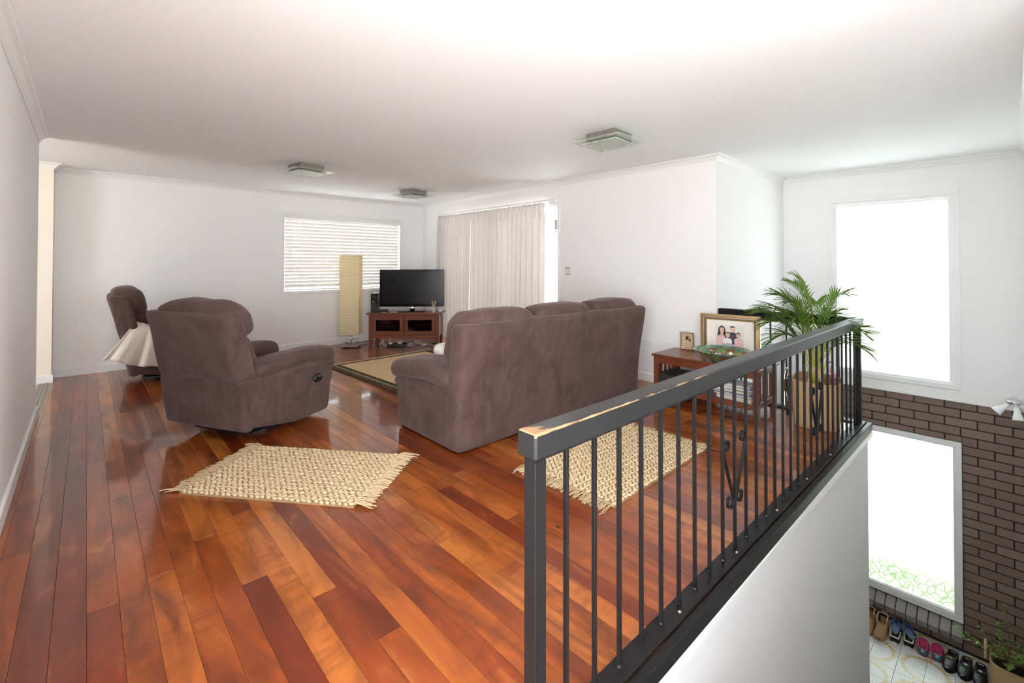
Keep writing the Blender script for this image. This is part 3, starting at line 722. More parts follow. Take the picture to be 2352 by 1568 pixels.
def recliner(loc, rz, **k):
    r = empty('recliner', loc, rz, **k)        # local: +y forward, +x the sitter's right
    def bot(y): return .105-.085*max(0, min(1, (y+.42)/.45))
    b = MB().lathe([(.26, 0), (.26, .03), (.20, .045), (.16, .05), (.16, .085)], 28).box(-.27, .27, -.30, .20, .03, .062, .006)
    b.build('swivel_base', 'black_plastic', r)
    for s in (-1, 1):
        def sp(p, s=s):
            z = p.z+.26; t = max(0, min(1, 1-(z-.04)/.40)); dz = (bot(p.y)-.02)*t
            y = p.y + (.03 if p.y < 0 else -.04)*max(0, (.25-z)/.25)*(1 if p.y > 0 else 0)
            return (p.x+s*.012*math.cos(p.y*4)+wr(p, 3.5, .010, s), y+wr(p, 3, .006), p.z+dz)
        q = MB().soft((s*.325, .0, .26), (.15, .84, .44), .035, (3, 14, 10), sp).build('arm_side', 'suede', r, True)
        def pad(p, s=s):
            t = (p.y+.40)/.80; return (p.x*(1+.05*math.sin(pi*t))+wr(p, 4, .01, s), p.y, p.z*(.80+.25*t)+.045*math.sin(pi*min(1, t*.95))-.012+wr(p, 6, .008, s*2))
        a = MB().soft((s*.315, .07, .495), (.215, .80, .135), .066, (6, 14, 5), pad).build('arm_pad', 'suede', r, True)
        MB().soft((s*.318, .10, .425), (.205, .72, .10), .049, (5, 12, 3), lambda p: (p.x, p.y, p.z+.02*math.sin(pi*(p.y+.36)/.72)+wr(p, 4, .006))).build('under_roll', 'suede', a, True)
        if s == 1:
            h = MB().lathe([(.0, .014), (.030, .012), (.048, .004), (.050, -.004)], 22, sx=1.0, sy=.68)
            ho = h.build('recline_handle', 'black_plastic', q, True, (s*.418, .235, .335)); ho.rotation_euler = (pi/2, 0, pi/2)
            B(-.030, .030, -.008, .008, .010, .018, .003).build('grip', 'dark_gloss', q, False, (s*.418, .235, .335)).rotation_euler = (pi/2, 0, pi/2)
    def lb(p):
        z = p.z+.285; t = max(0, 1-(z-.10)/.36); return (p.x*(1+.02*(1-t)), p.y-.055*(z-.1)/.36+wr(p, 3, .012, 5), p.z)
    MB().soft((0, -.385, .285), (.79, .085, .375), .03, (12, 2, 7), lb).build('rear_panel', 'suede', r, True)
    def ub(p):
        z = p.z+.695; t = (z-.455)/.48; tp = 1-.03*max(0, t)
        return (p.x*tp, p.y-.055-.125*t+wr(p, 2.6, .016, 2)+.006*math.sin(p.x*14+z*9)*(1 if p.y < 0 else 0), p.z+wr(p, 3, .008))
    back = MB().soft((0, -.345, .695), (.80, .165, .49), .045, (14, 4, 10), ub).build('backrest', 'suede', r, True)
    def hp(p):
        e = abs(p.x)/.34; sq = 1-.34*max(0, e-.55)/.45
        return (p.x, p.y-.10-.10*p.z/.2*.5+wr(p, 4, .016, 9), p.z*sq+.012*math.cos(p.x*5)+.004*math.sin(p.x*60)*max(0, e-.5)+wr(p, 6, .010, 4))
    MB().soft((0, -.325, .865), (.70, .27, .30), .10, (12, 6, 6), hp).build('head_cushion', 'suede', back, True)
    MB().soft((0, -.27, .63), (.52, .18, .30), .08, (8, 4, 6), lambda p: (p.x, p.y-.02-.06*p.z/.15+wr(p, 4, .012), p.z)).build('lumbar_cushion', 'suede', back, True)
    MB().soft((0, .09, .395), (.46, .70, .17), .07, (8, 8, 4), lambda p: (p.x, p.y, p.z+wr(p, 4, .012))).build('seat_cushion', 'suede', r, True)
    MB().soft((0, .435, .345), (.74, .085, .18), .04, (10, 2, 4), lambda p: (p.x, p.y+.012*math.cos(p.x*4)+wr(p, 4, .006), p.z)).build('footrest', 'suede', r, True)
    MB().soft((0, .415, .165), (.72, .085, .19), .04, (10, 2, 4), lambda p: (p.x, p.y+.012*math.cos(p.x*4)+.03*p.z+wr(p, 4, .006), p.z)).build('footrest', 'suede', r, True)
    return r
AZ = math.radians(62)
r1 = recliner((1.007, 4.135, 0), -AZ, label='brown suede recliner nearest the camera with a black recline handle on its side', cat='armchair', group='suede recliners')
r2 = copy_tree(r1); r2.location = (.77, 6.56, 0); r2.rotation_euler = (0, 0, -math.radians(91))
props(r2, label='brown suede recliner by the far wall with a pale throw over its arm', cat='armchair', group='suede recliners')
def throw_fn(i, j):
    # i along the arm, j from the far side of the arm over its top and down the near side
    u = .36+.30*i
    if j < .30:
        t = j/.30; return (u+.02*math.sin(i*9), 6.34-.12*t, .62-.09*i+.03*math.sin(t*pi)+.004*math.sin(i*30))
    t = (j-.30)/.70
    spread = t**1.1
    z = (.63-.09*i) - spread*(.31+.10*i)
    uu = u + spread*(-.235*(1-i)+.03*i)
    fold = .035*math.sin(i*17+.6)*spread+.016*math.sin(i*31)*spread
    return (uu, 6.22-.10*t-.05*math.sin(t*pi)-.06*(1-i)*spread+fold, z+.012*math.sin(i*11)*spread)
MB().sheet(throw_fn, 48, 26, .012).build('throw_blanket', 'throw_fleece', None, True, label='cream fleece throw hanging over the arm of the far recliner', cat='blanket')

# lap tray across the arms of the far recliner
st = empty('lap_tray', (1.10, 6.56, .586), math.radians(1), label='brown wooden lap tray just showing behind the near recliner', cat='tray')
B(-.16, .16, -.33, .33, .0, .012, .003).build('board', 'tray_wood', st)
for a in (-1, 1): B(a*.155-.006, a*.155+.006, -.33, .33, .012, .035, .002).build('lip', 'tray_wood', st)
for a in (-1, 1): B(-.149, .149, a*.324-.006, a*.324+.006, .012, .050, .002).build('end_lip', 'tray_wood', st)

# ================================================================== RUGS
def jute_rug_meshes(L, Wd, seed):
    random.seed(seed); mb = MB(); from_ = Matrix.Rotation
    sx, sy = .034, .0215; nx, ny = int(L/sx), int(Wd/sy)
    for j in range(ny):
        for i in range(nx):
            x = -L/2+(i+.5+.5*(j % 2))*sx; y = -Wd/2+(j+.5)*sy
            q = (Matrix.Rotation((.42 if j % 2 else -.42)+rr(-.2, .2), 3, 'Z') @ Matrix.Rotation(rr(-.1, .1), 3, 'Y'))
            mb.ball((x+rr(-.003, .003), y+rr(-.002, .002), .013+rr(-.002, .003)), (.0205, .0105, .0095), 6, 4, q)
    base = B(-L/2, L/2, -Wd/2, Wd/2, 0.0, .012)
    fr = []
    for s in (-1, 1):
        f = MB()
        n = int(Wd/.0034)
        for k in range(n):
            y = -Wd/2+(k+.5)*Wd/n; cl = (int(k/6)+.5)*6*Wd/n-Wd/2; ln = rr(.06, .095)*(1.35 if k < 5 or k > n-6 else 1)
            y1 = y+(cl-y)*.5+rr(-.012, .012); z1 = rr(.003, .016)
            f.tube([(s*(L/2-.012), y, .014), (s*(L/2+.02), y+(cl-y)*.6, .018+rr(-.004, .006)), (s*(L/2+ln*.7), (y+y1)/2+(cl-y)*.2, z1+.006), (s*(L/2+ln), y1, z1)], .0024, 3, False)
        fr.append(f)
    return mb.mesh('weave', 'jute', True), base.mesh('backing', 'jute_base'), [f.mesh('fringe', 'jute') for f in fr]
def jute_rug(loc, rz, meshes, **k):
    r = empty('jute_rug', loc, rz, **k)
    w = inst(meshes[0], 'weave', r, (0,0,0)); w['kind'] = 'stuff'; inst(meshes[1], 'backing', r, (0,0,0))
    for f in meshes[2]:
        o = inst(f, 'fringe', r, (0,0,0)); o['kind'] = 'stuff'
jute_rug((.972, 2.945, 0), math.radians(-50.8), jute_rug_meshes(1.02, .665, 1), label='fringed natural jute rug lying askew in front of the near recliner', cat='rug', group='small jute rugs')
jute_rug((2.575, 1.755, 0), math.radians(.5), jute_rug_meshes(1.08, .66, 2), label='fringed natural jute rug seen through the balustrade behind the sofa', cat='rug', group='small jute rugs')
big = empty('seagrass_rug', (3.02, 4.62, 0), math.radians(2.6), label='large woven seagrass rug with dark patterned border in front of the television', cat='rug')
RW, RL, BD = .785, 1.14, .155
B(-RW+BD, RW-BD, -RL+.05, RL-.05, 0, .011, .002).build('woven_centre', 'seagrass', big)
for s in (-1, 1):
    e = B(s*(RW-BD/2)-BD/2, s*(RW-BD/2)+BD/2, -RL, RL, 0, .012, .002).build('border', 'rug_border', big)
    mm = MB()
    for k in range(46):
        y = -RL+.03+k*.0495; x = s*(RW-BD*.50)
        mm.tube([(x-.022, y, .0125), (x-.008, y+.030, .0135), (x+.012, y+.012, .0135), (x+.022, y+.040, .0125)], .0035, 4)
    mm.build('motif', 'rug_motif', e, kind='stuff')
    B(-RW+BD, RW-BD, s*(RL-.025)-.025, s*(RL-.025)+.025, 0, .012, .002).build('border', 'rug_border', big)
    f = MB(); random.seed(5+s)
    for k in range(330):
        x = -RW+.005+k*(2*RW-.01)/329; ln = rr(.045, .09)
        f.tube([(x, s*(RL-.004), .010), (x+rr(-.008, .008), s*(RL+ln*.5), .016), (x+rr(-.015, .015), s*(RL+ln), .004)], .0022, 3, False)
    f.build('fringe', 'jute', big, kind='stuff')
random.seed(21)

# ================================================================== WINDOW DRESSING
vb = empty('venetian_blind', (0, V1, 0), label='white venetian blind with tilted slats in the far window', cat='blind')
B(WIN1[0]+.004, WIN1[1]-.004, -.012, .045, 1.940, WIN1[3]-.003, .003).build('head_rail', 'trim_paint', vb)
sl_me = MB(); LB = (WIN1[1]-WIN1[0])/2-.012
sl_me.sheet(lambda i, j: (-LB+2*LB*i, (j-.5)*.052, .004*math.cos((j-.5)*pi)), 1, 6, .0026)
sl_me = sl_me.mesh('slat', 'blind_slat')
CX = (WIN1[0]+WIN1[1])/2
for k in range(20):
    zz = 1.918-k*.0515
    o = inst(sl_me, 'slat', vb, (CX, .022, zz), (math.radians(-77.5), 0, math.radians(rr(-.05, .05))))
B(CX-LB, CX+LB, .0, .045, .873, .890, .004).build('bottom_rail', 'blind_slat', vb)
for px in (2.31, 2.97, 3.30, 3.87):
    B(px-.0035, px+.0035, -.0065, -.0055, .88, 1.94).build('ladder_tape', 'trim_paint', vb)
MB().tube([(2.235, -.012, 1.94), (2.235, -.014, 1.20)], .003, 6).build('tilt_wand', 'white_plastic', vb)
MB().lathe([(.0, 0), (.008, .004), (.006, .03), (0, .034)], 8, (2.235, -.014, 1.17)).build('tassel', 'cream_plastic', vb)

def curtain(name, va, vb_, nf, seed, flare, **k):
    # hangs in the plane u = U1-.05; v from va (left in view) to vb_ (right)
    random.seed(seed); ph = [rr(0, 6.28) for _ in range(8)]; H0, H1 = 2.075, .018
    def fn(i, j):
        z = H0+(H1-H0)*j; d = min(1, max(0, (j-.045)/.06)); low = j
        w = va+(vb_-va)*i
        tgt = w + flare*(.5-i)*low*.35 + .012*math.sin(i*nf*6.283+ph[0])*low
        a = i*nf*2*pi
        amp = .009+.030*d*(.75+.45*math.sin(i*11+ph[1])*.6)+.016*low*d
        f = math.sin(a+.7*math.sin(i*17+ph[2])+.35*low*math.sin(i*23+ph[3]))
        f = math.copysign(abs(f)**.8, f)
        hd = (1-d)*.010*math.sin(a*2.0+ph[4])
        pin = -.016*math.exp(-((j-.055)/.016)**2)*(1+math.sin(a*2+ph[5]))
        u = U1-.075-amp*f-hd+pin - .02*low
        z += .006*math.sin(a*1.0+ph[6])*(1 if j < .02 else 0) + .010*math.sin(i*9+ph[7])*(1 if j > .98 else 0)
        return (u+.003*noise.noise(Vector((i*40, j*14, seed))), tgt, z)
    c = empty(name, (0,0,0), **k)
    MB().sheet(fn, int(nf*14), 44, .0025).build('drape', 'curtain_cloth', c, True)
    hk = MB()
    n = int(nf*1.3)
    for q in range(n):
        w = va+(vb_-va)*(q+.5)/n; hk.tube([(U1-.06, w, 2.045), (U1-.052, w, 2.07), (U1-.055, w, 2.10)], .0018, 5)
    hk.build('hook', 'white_plastic', c, kind='stuff')
    return c
curtain('curtain', 6.655, 5.735, 11, 3, .02, label='pale cloth curtain panel beside the television, left of the parting', cat='curtain', group='curtain panels')
curtain('curtain', 5.715, 4.165, 15, 8, .02, label='wide pale cloth curtain panel, its open edge leaving a strip of daylight', cat='curtain', group='curtain panels')
tr = empty('curtain_track', (0,0,0), label='white curtain track fixed to the wall above the sliding door', cat='curtain rail')
B(U1-.064, U1-.046, 3.98, 6.68, 2.088, 2.112, .003).build('rail', 'white_plastic', tr)
for v_ in (4.02, 4.9, 5.8, 6.6): B(U1-.05, U1, v_-.012, v_+.012, 2.082, 2.118).build('bracket', 'white_plastic', tr)
random.seed(31)
# ---- patio beyond the sliding door
pb = empty('patio_beam', (5.3, 4.6, 2.02), label='cream eave beam outside the sliding door', cat='beam')
B(-.06, .06, -1.6, 1.6, 0, .16, .004).build('beam', 'cream_plastic', pb)
B(-.7, .06, -1.6, 1.6, .16, .18).build('soffit', 'trim_paint', pb)
for v_ in (-1.5, 1.5): B(-.05, .05, v_-.05, v_+.05, -5.0, 0).build('column', 'trim_paint', pb)
lt = empty('hanging_lantern', (5.3, 4.68, 1.70), label='small dark square lantern hanging outside the sliding door', cat='lantern')
frame_rect(MB(), 'x', -.05, .05, -.06, .06, .10, .24, .014).build('cage', 'black_metal', lt)
MB().tube([(0, 0, .24), (0, 0, .32)], .004, 6).build('hook', 'black_metal', lt); B(-.07, .07, -.07, .07, .06, .075, .004).build('tray', 'black_metal', lt)

# ================================================================== CEILING LIGHTS
def ceiling_light(loc, rz, label):
    c = empty('ceiling_light', (*loc, ZC), math.radians(rz), label=label, cat='ceiling light', group='square glass ceiling lights')
    B(-.135, .135, -.135, .135, -.058, -.0005, .003).build('base_box', 'brushed_steel', c)
    B(-.225, .225, -.225, .225, -.072, -.066, .002).build('upper_glass', 'lamp_glass_clear', c, label='wide clear greenish glass plate')
    B(-.165, .165, -.165, .165, -.088, -.081, .002).build('lower_glass', 'lamp_glass', c, label='smaller frosted glass plate')
    for a in (-1, 1):
        for b in (-1, 1):
            MB().lathe([(.004, .035), (.004, .006), (.009, .004), (.009, -.004), (.0, -.007)], 10, (a*.11, b*.11, -.091)).build('stud', 'chrome', c, True)
    return c
ceiling_light((3.16, 2.25), 4, 'square glass ceiling light with steel box, nearest of three, above the sofa')
ceiling_light((1.76, 5.23), 8, 'square glass ceiling light over the recliners, left of the three')
ceiling_light((3.53, 5.97), 8, 'square glass ceiling light farthest away, near the corner above the television')

# ================================================================== LAMP
lp = empty('floor_lamp', (2.985, 6.87, 0), math.radians(-35), label='tall square paper-shade floor lamp on a steel base before the far window', cat='floor lamp')
def shade(p):
    return (p.x*(1+.02*math.sin(p.z*5))+.0035*math.sin(p.z*150+p.x*9)+wr(p, 9, .004), p.y*(1+.02*math.sin(p.z*5))+.0035*math.sin(p.z*150+p.y*7)+wr(p, 9, .004, 3), p.z+.004*math.sin(p.x*30+p.y*22))
MB().soft((0, 0, .80), (.285, .285, 1.20), .012, (8, 8, 60), shade).build('shade', 'paper_shade', lp)
MB().tube([(0, 0, .02), (0, 0, .22)], .010, 12).build('pole', 'chrome', lp, True)
B(-.135, .135, -.135, .135, .018, .036, .003).build('base', 'brushed_steel', lp)
for a in (-1, 1):
    for b in (-1, 1): MB().lathe([(.012, 0), (.012, .018)], 10, (a*.11, b*.11, 0)).build('foot', 'chrome', lp)
MB().tube([(0, .01, .16), (.05, .05, .10), (.10, .12, .03), (.16, .2, .006), (.30, .22, .006)], .003, 6).build('flex', 'cord_black', lp)

# ================================================================== TELEVISION CORNER
TD = Vector((.739, -.674)); TN = Vector((.674, .739))           # along the front, and into the corner
T0 = Vector((3.076, 6.464)); tc = T0+TD*.52+TN*.21; TRZ = math.atan2(TD.y, TD.x)
cab = empty('tv_cabinet', (tc.x, tc.y, 0), TRZ, label='low cherry-wood television cabinet with two glazed doors set across the corner', cat='cabinet')
B(-.555, .555, -.225, .225, .518, .542, .004).build('cabinet_top', 'cherry', cab)
for a in (-1, 1):
    for b in (-1, 1): B(a*.495-.023, a*.495+.023, b*.185-.023, b*.185+.023, 0, .518, .003).build('leg', 'cherry_v', cab)
for a in (-1, 1): B(a*.505-.008, a*.505+.008, -.165, .165, .19, .518).build('side_panel', 'cherry', cab)
B(-.49, .49, .18, .19, .19, .518).build('back_panel', 'cherry', cab)
B(-.49, .49, -.165, .18, .19, .205).build('cabinet_floor', 'cherry', cab)
B(-.49, .49, -.14, .18, .345, .357).build('shelf', 'cherry', cab)
B(-.475, .475, -.205, -.165, .495, .518).build('front_rail', 'cherry', cab)
B(-.475, .475, -.205, -.165, .165, .215, .003).build('front_rail', 'cherry', cab)
for s in (-1, 1):
    x0, x1 = (-.470, -.004) if s < 0 else (.004, .470)
    d = frame_rect(MB(), 'y', -.208, -.188, x0, x1, .218, .494, .058).build('door', 'cherry', cab)
    B(x0+.055, x1-.055, -.200, -.197, .273, .439).build('pane', 'cabinet_glass', d)
    MB().lathe([(.004, 0), (.004, .012), (.010, .016), (.010, .022), (0, .026)], 12).build('knob', 'bronze_leaf', d, True, (-s*.0+(-.034 if s < 0 else .034), -.208, .356)).rotation_euler = (pi/2, 0, 0)
def on_cab(name, x, y, z, rz=0, **k):
    p = tc + TD*x + TN*y
    return empty(name, (p.x, p.y, z), TRZ+rz, **k)
tv = on_cab('television', .075, .03, .5425, .06, label='black flat-screen television on a glossy stand in the corner', cat='television')
B(-.488, .488, -.028, .028, .075, .640, .006).build('casing', 'dark_gloss', tv)
B(-.462, .462, -.030, -.0285, .118, .612).build('screen', 'tv_screen', tv)
B(-.026, .026, -.0305, -.0285, .094, .0995).build('badge', 'chrome', tv)
MB().lathe([(.030, .012), (.026, .05), (.034, .085)], 16, sx=1.3, sy=.7).build('neck', 'chrome', tv, True)
B(-.205, .205, -.10, .10, .0, .012, .005).build('stand_base', 'dark_gloss', tv)
gc = on_cab('game_console', -.472, -.03, .5425, .05, label='tall glossy black game console standing at the left end of the cabinet', cat='game console')
B(-.042, .042, -.12, .12, 0, .285, .006).build('body', 'black_plastic', gc); B(-.038, .038, -.123, -.12, .145, .280).build('face_upper', 'dark_gloss', gc); B(-.038, .038, -.123, -.12, .006, .140).build('face_lower', 'case_leather', gc)
MB().lathe([(.010, 0), (.010, .003), (0, .004)], 12).build('power_button', 'chrome', gc, True, (0, -.123, .16)).rotation_euler = (pi/2, 0, 0)
gp = on_cab('game_controller', -.31, -.14, .5425, .2, label='black game controller lying by the console', cat='controller')
MB().soft((0, 0, .024), (.13, .075, .032), .014, (8, 4, 2), lambda p: (p.x, p.y-.02*(abs(p.x)/.065)**2, p.z+.004)).build('body', 'black_plastic', gp, True)
for s in (-1, 1):
    MB().soft((s*.058, -.045, .020), (.034, .075, .030), .014, (2, 5, 2), lambda p, s=s: (p.x+s*.012*(-p.y/.04), p.y, p.z-.006*(-p.y/.04))).build('grip', 'black_plastic', gp, True)
    MB().lathe([(.006, 0), (.005, .008), (.010, .010), (.009, .014), (0, .015)], 10, (s*.026, -.012, .038)).build('thumb_stick', 'dark_gloss', gp, True)
rd = on_cab('reed_diffuser', .43, -.12, .5425, 0, label='small glass reed diffuser at the right end of the television cabinet', cat='diffuser')
MB().lathe([(.024, 0), (.026, .004), (.026, .045), (.012, .054), (.011, .066), (.013, .068)], 16).build('bottle', 'clear_bottle', rd, True)
for k in range(6):
    a = k*1.05; MB().tube([(0, 0, .01), (.036*math.cos(a), .02*math.sin(a), .175)], .0022, 5).build('reed', 'reed', rd)
bx_ = on_cab('white_box', .505, .02, .5425, .1, label='tiny white box beside the reed diffuser', cat='box'); B(-.025, .025, -.02, .02, 0, .035, .003).build('carton', 'white_plastic', bx_); B(-.026, .026, -.021, .021, .026, .036, .002).build('lid', 'white_plastic', bx_)
# inside the cabinet
pc = on_cab('purple_case', -.31, -.04, .3575, .1, label='purple plastic case on the left cabinet shelf behind glass', cat='case'); MB().soft((0, 0, .045), (.17, .13, .085), .03, (6, 4, 3)).build('shell', 'purple_plastic', pc, True); MB().tube([(-.04, -.06, .06), (-.03, -.085, .075), (.03, -.085, .075), (.04, -.06, .06)], .006, 6).build('handle', 'pink_plastic', pc, True)
dv = on_cab('disc_player', .23, .0, .3575, 0, label='black disc player on the right cabinet shelf', cat='player'); B(-.2, .2, -.13, .13, 0, .055, .004).build('body', 'black_plastic', dv); B(-.19, .19, -.132, -.13, .012, .045).build('fascia', 'dark_gloss', dv)
dv2 = on_cab('set_top_box', -.22, .0, .2055, 0, label='grey set-top box at the bottom left of the cabinet', cat='box'); B(-.15, .15, -.1, .1, 0, .04, .004).build('body', 'case_leather', dv2); B(-.05, .06, -.102, -.1, .012, .026).build('display', 'mag_grey', dv2)
gl_ = on_cab('white_cloth_bag', .055, -.07, .2055, .1, label='crumpled white cloth bag at the bottom right of the cabinet', cat='bag'); MB().soft((0, 0, .05), (.14, .10, .10), .04, (8, 6, 5), lambda p: (p.x+wr(p, 18, .02), p.y+wr(p, 16, .012, 2), p.z+wr(p, 16, .02, 5))).build('cloth', 'paper_white', gl_, True); MB().tube([(-.03, 0, .09), (-.05, -.02, .115), (.0, -.03, .12), (.03, -.02, .09)], .004, 5).build('drawstring', 'cord_white', gl_)
bk = on_cab('black_bag', .28, -.02, .2055, 0, label='low black bag at the bottom right of the cabinet', cat='bag'); MB().soft((0, 0, .04), (.28, .16, .08), .035, (8, 5, 3), lambda p: (p.x, p.y, p.z+wr(p, 12, .012))).build('body', 'case_leather', bk, True); MB().tube([(-.08, -.06, .07), (-.04, -.09, .085), (.04, -.09, .085), (.08, -.06, .07)], .006, 6).build('strap', 'black_plastic', bk)
for q, (mt, lab) in enumerate((('cord_white', 'tangled white cable under the television cabinet'), ('cord_black', 'tangled black cable under the television cabinet'), ('cord_white', 'second white cable looping behind the cabinet leg'), ('cord_black', 'thin black cable trailing to the wall behind the lamp'))):
    random.seed(60+q); pts = []; 
    for i in range(26):
        x = (-.44+.034*i*(1 if q < 2 else .8)); pts.append((x+rr(-.03, .03), .14+.05*math.sin(i*.9+q)+rr(-.02, .02), .010+(.07+.05*math.sin(i*.37+q))*max(0, math.sin(i*.5+q*1.3))))
    if q == 3: pts = [(-.50-.04*i, .25+.06*math.sin(i*.6), .008+.05*max(0, math.sin(i*.4))) for i in range(14)]
    P = []
    for i in range(len(pts)-1):
        for t in (0, .33, .66): P.append(Vector(pts[i]).lerp(Vector(pts[i+1]), t))
    P = [P[0]]+[(P[i-1]+P[i]*2+P[i+1])/4 for i in range(1, len(P)-1)]+[P[-1]]
    e = on_cab('cable', 0, 0, 0, label=lab, cat='cable', group='cables by the television cabinet'); MB().tube(P, .0045 if q < 3 else .003, 6).build('flex', mt, e, True)
    B(pts[-1][0]-.02, pts[-1][0]+.02, pts[-1][1]-.014, pts[-1][1]+.014, max(0.0, pts[-1][2]-.014), pts[-1][2]+.014, .003).build('plug', mt, e)
pbd = on_cab('power_board', -.16, .06, .0, .1, label='black power board on the floor under the television cabinet', cat='power board'); B(-.15, .15, -.03, .03, 0, .04, .006).build('body', 'black_plastic', pbd)
for i in range(4): B(-.12+i*.07, -.075+i*.07, -.02, .02, .04, .062, .003).build('plug', 'cord_black' if i % 2 else 'cord_white', pbd)
random.seed(41)

# ---- wall fittings
sw = empty('light_switch', (U1, 3.83, 1.182), label='square cream light switch on the wall right of the curtain', cat='switch')
B(-.009, .0, -.034, .034, -.034, .034, .003).build('plate', 'cream_plastic', sw); B(-.013, -.009, -.006, .006, -.013, .013, .002).build('rocker', 'white_plastic', sw); B(-.010, .0, -.036, .036, -.050, -.036, .002).build('mount', 'brushed_steel', sw); B(-.010, .0, -.036, .036, .036, .050, .002).build('mount', 'brushed_steel', sw)
po = empty('power_outlet', (U1, 2.70, .42), label='white power outlet on the wall at the end of the console table', cat='outlet')
B(-.010, .0, -.057, .057, -.035, .035, .003).build('plate', 'white_plastic', po)
for s in (-1, 1): B(-.014, -.010, s*.036-.006, s*.036+.006, .006, .022, .002).build('rocker', 'white_plastic', po)

# ================================================================== CONSOLE TABLE AND WHAT STANDS ON IT
ct = empty('console_table', (4.205, 1.865, 0), label='low cherry-wood console table with slatted ends against the right wall', cat='table')
HX, HY = .225, .485
B(-HX, HX, -HY, HY, .398, .420, .004).build('table_top', 'cherry', ct)
for a in (-1, 1):
    for b in (-1, 1): B(a*.195-.022, a*.195+.022, b*.445-.022, b*.445+.022, 0, .398, .003).build('leg', 'cherry_v', ct)
for a in (-1, 1): B(a*.195-.010, a*.195+.010, -.423, .423, .335, .398, .002).build('apron', 'cherry', ct)
for b in (-1, 1):
    B(-.173, .173, b*.445-.010, b*.445+.010, .345, .398, .002).build('end_rail', 'cherry', ct)
    B(-.173, .173, b*.445-.012, b*.445+.012, .085, .135, .002).build('end_rail', 'cherry', ct)
    for i in range(4): B(-.115+i*.077-.013, -.115+i*.077+.013, b*.445-.006, b*.445+.006, .135, .345).build('slat', 'cherry_v', ct)
B(-.19, .19, -.433, .433, .100, .118, .002).build('shelf', 'cherry', ct)
for a in (-1, 1): B(a*.195-.010, a*.195+.010, -.423, .423, .080, .120, .002).build('shelf_rail', 'cherry', ct)
ic = empty('icon_picture', (4.395, 2.20, .4205), math.radians(-90+12), label='small gilded religious picture in a thin wooden frame at the left of the console table', cat='picture')
def lean(o, deg): o.rotation_euler = (math.radians(-deg), 0, o.rotation_euler[2])
# local: x to viewer's right... picture faces local -y after turning
def easel(e, w, h, tilt):
    B(-.012, .012, .0, .004, .0, h*.7).build('easel_strut', 'black_plastic', e).rotation_euler = (math.radians(-16), 0, 0)
frame_rect(MB(), 'y', -.008, .008, -.062, .062, .0, .172, .007).build('frame', 'cherry', ic)
pp = B(-.055, .055, -.004, .004, .007, .165).build('gilt_panel', 'icon_relief', ic)
MB().lathe([(.0, .004), (.016, .003), (.018, .0)], 18, sx=.85, sy=1.2).build('dark_face', 'hair_print', pp, True, (.0, -.004, .118)).rotation_euler = (pi/2, .3, 0)
MB().lathe([(.0, .004), (.011, .003), (.013, .0)], 18, sx=.85, sy=1.1).build('dark_face', 'hair_print', pp, True, (.028, -.004, .100)).rotation_euler = (pi/2, .2, 0)
for cx_, cz_, rr_ in ((.0, .120, .030), (.028, .101, .021)):
    MB().tube([(cx_+rr_*math.cos(i*pi/10), -.005, cz_+rr_*math.sin(i*pi/10)) for i in range(21)], .0022, 5).build('halo', 'gold_leaf', pp, True)
MB().tube([(-.006, 0, .172), (-.004, 0, .182), (.004, 0, .182), (.006, 0, .172)], .0016, 5).build('hanging_loop', 'bronze_leaf', ic)
easel(ic, .12, .17, 8)
pf = empty('family_portrait', (4.372, 1.775, .4205), math.radians(-90+6), label='large gold-framed family portrait of four people on the console table', cat='picture frame')
PW, PH = .258, .385
def bars(w0, w1, y0, y1, name, mat, par):
    frame_rect(MB(), 'y', y0, y1, -w0, w0, PH/2-(w0-PW)-PH/2, PH/2+(w0-PW)+PH/2, w0-w1).build(name, mat, par)
def rect_frame(name, mat, inset0, inset1, y0, y1, par=None):
    return frame_rect(MB(), 'y', y0, y1, -PW+inset0, PW-inset0, inset0, PH-inset0, inset1-inset0).build(name, mat, par or pf)
fr = rect_frame('frame', 'gold_leaf', 0, .020, -.030, .010)
rect_frame('inner_moulding', 'silver_leaf', .020, .034, -.022, .010, fr)
rect_frame('bead_groove', 'bronze_leaf', .034, .047, -.014, .010, fr)
rect_frame('inner_slip', 'gold_leaf', .047, .053, -.018, .010, fr)
bd = MB(); s_ = .0118
xx = -PW+.041
while xx < PW-.038:
    for zz in (.0405, PH-.0405): bd.ball((xx, -.0165, zz), .0046, 6, 4)
    xx += s_
zz = .052
while zz < PH-.045:
    for xx in (-PW+.0405, PW-.0405): bd.ball((xx, -.0165, zz), .0046, 6, 4)
    zz += s_
bd.build('bead_trim', 'gold_leaf', fr, True, kind='stuff')
B(-PW+.05, PW-.05, -.012, .008, .05, PH-.05).build('mat_board', 'mat_board', pf)
# the print: flat cut shapes, a fraction of a millimetre apart
pr_ = MB(); x0, x1, z0, z1 = -.128, .122, .095, .290
def P2(a, b): return (x0+(x1-x0)*a, z0+(z1-z0)*b)
LAY = [0]
def poly(pts, mi):
    LAY[0] += 1; y = -.0123-.00012*LAY[0]; pr_.mi = mi; pr_.add([(P2(a, b)[0], y, P2(a, b)[1]) for a, b in pts], [list(range(len(pts)))])
def ell(cx, cy, rx, ry, mi, n=18): poly([(cx+rx*math.cos(2*pi*i/n), cy+ry*math.sin(2*pi*i/n)) for i in range(n)], mi)
poly([(0,0), (1,0), (1,1), (0,1)], 0)
poly([(.42, .10), (.44, .55), (.50, .66), (.66, .68), (.78, .60), (.80, .10)], 4)                   # man, dark shirt
ell(.62, .80, .085, .125, 1); poly([(.53, .80), (.535, .93), (.60, .97), (.68, .95), (.71, .82), (.69, .88), (.60, .90), (.55, .87)], 2); poly([(.58, .45), (.66, .47), (.66, .52), (.58, .50)], 6)
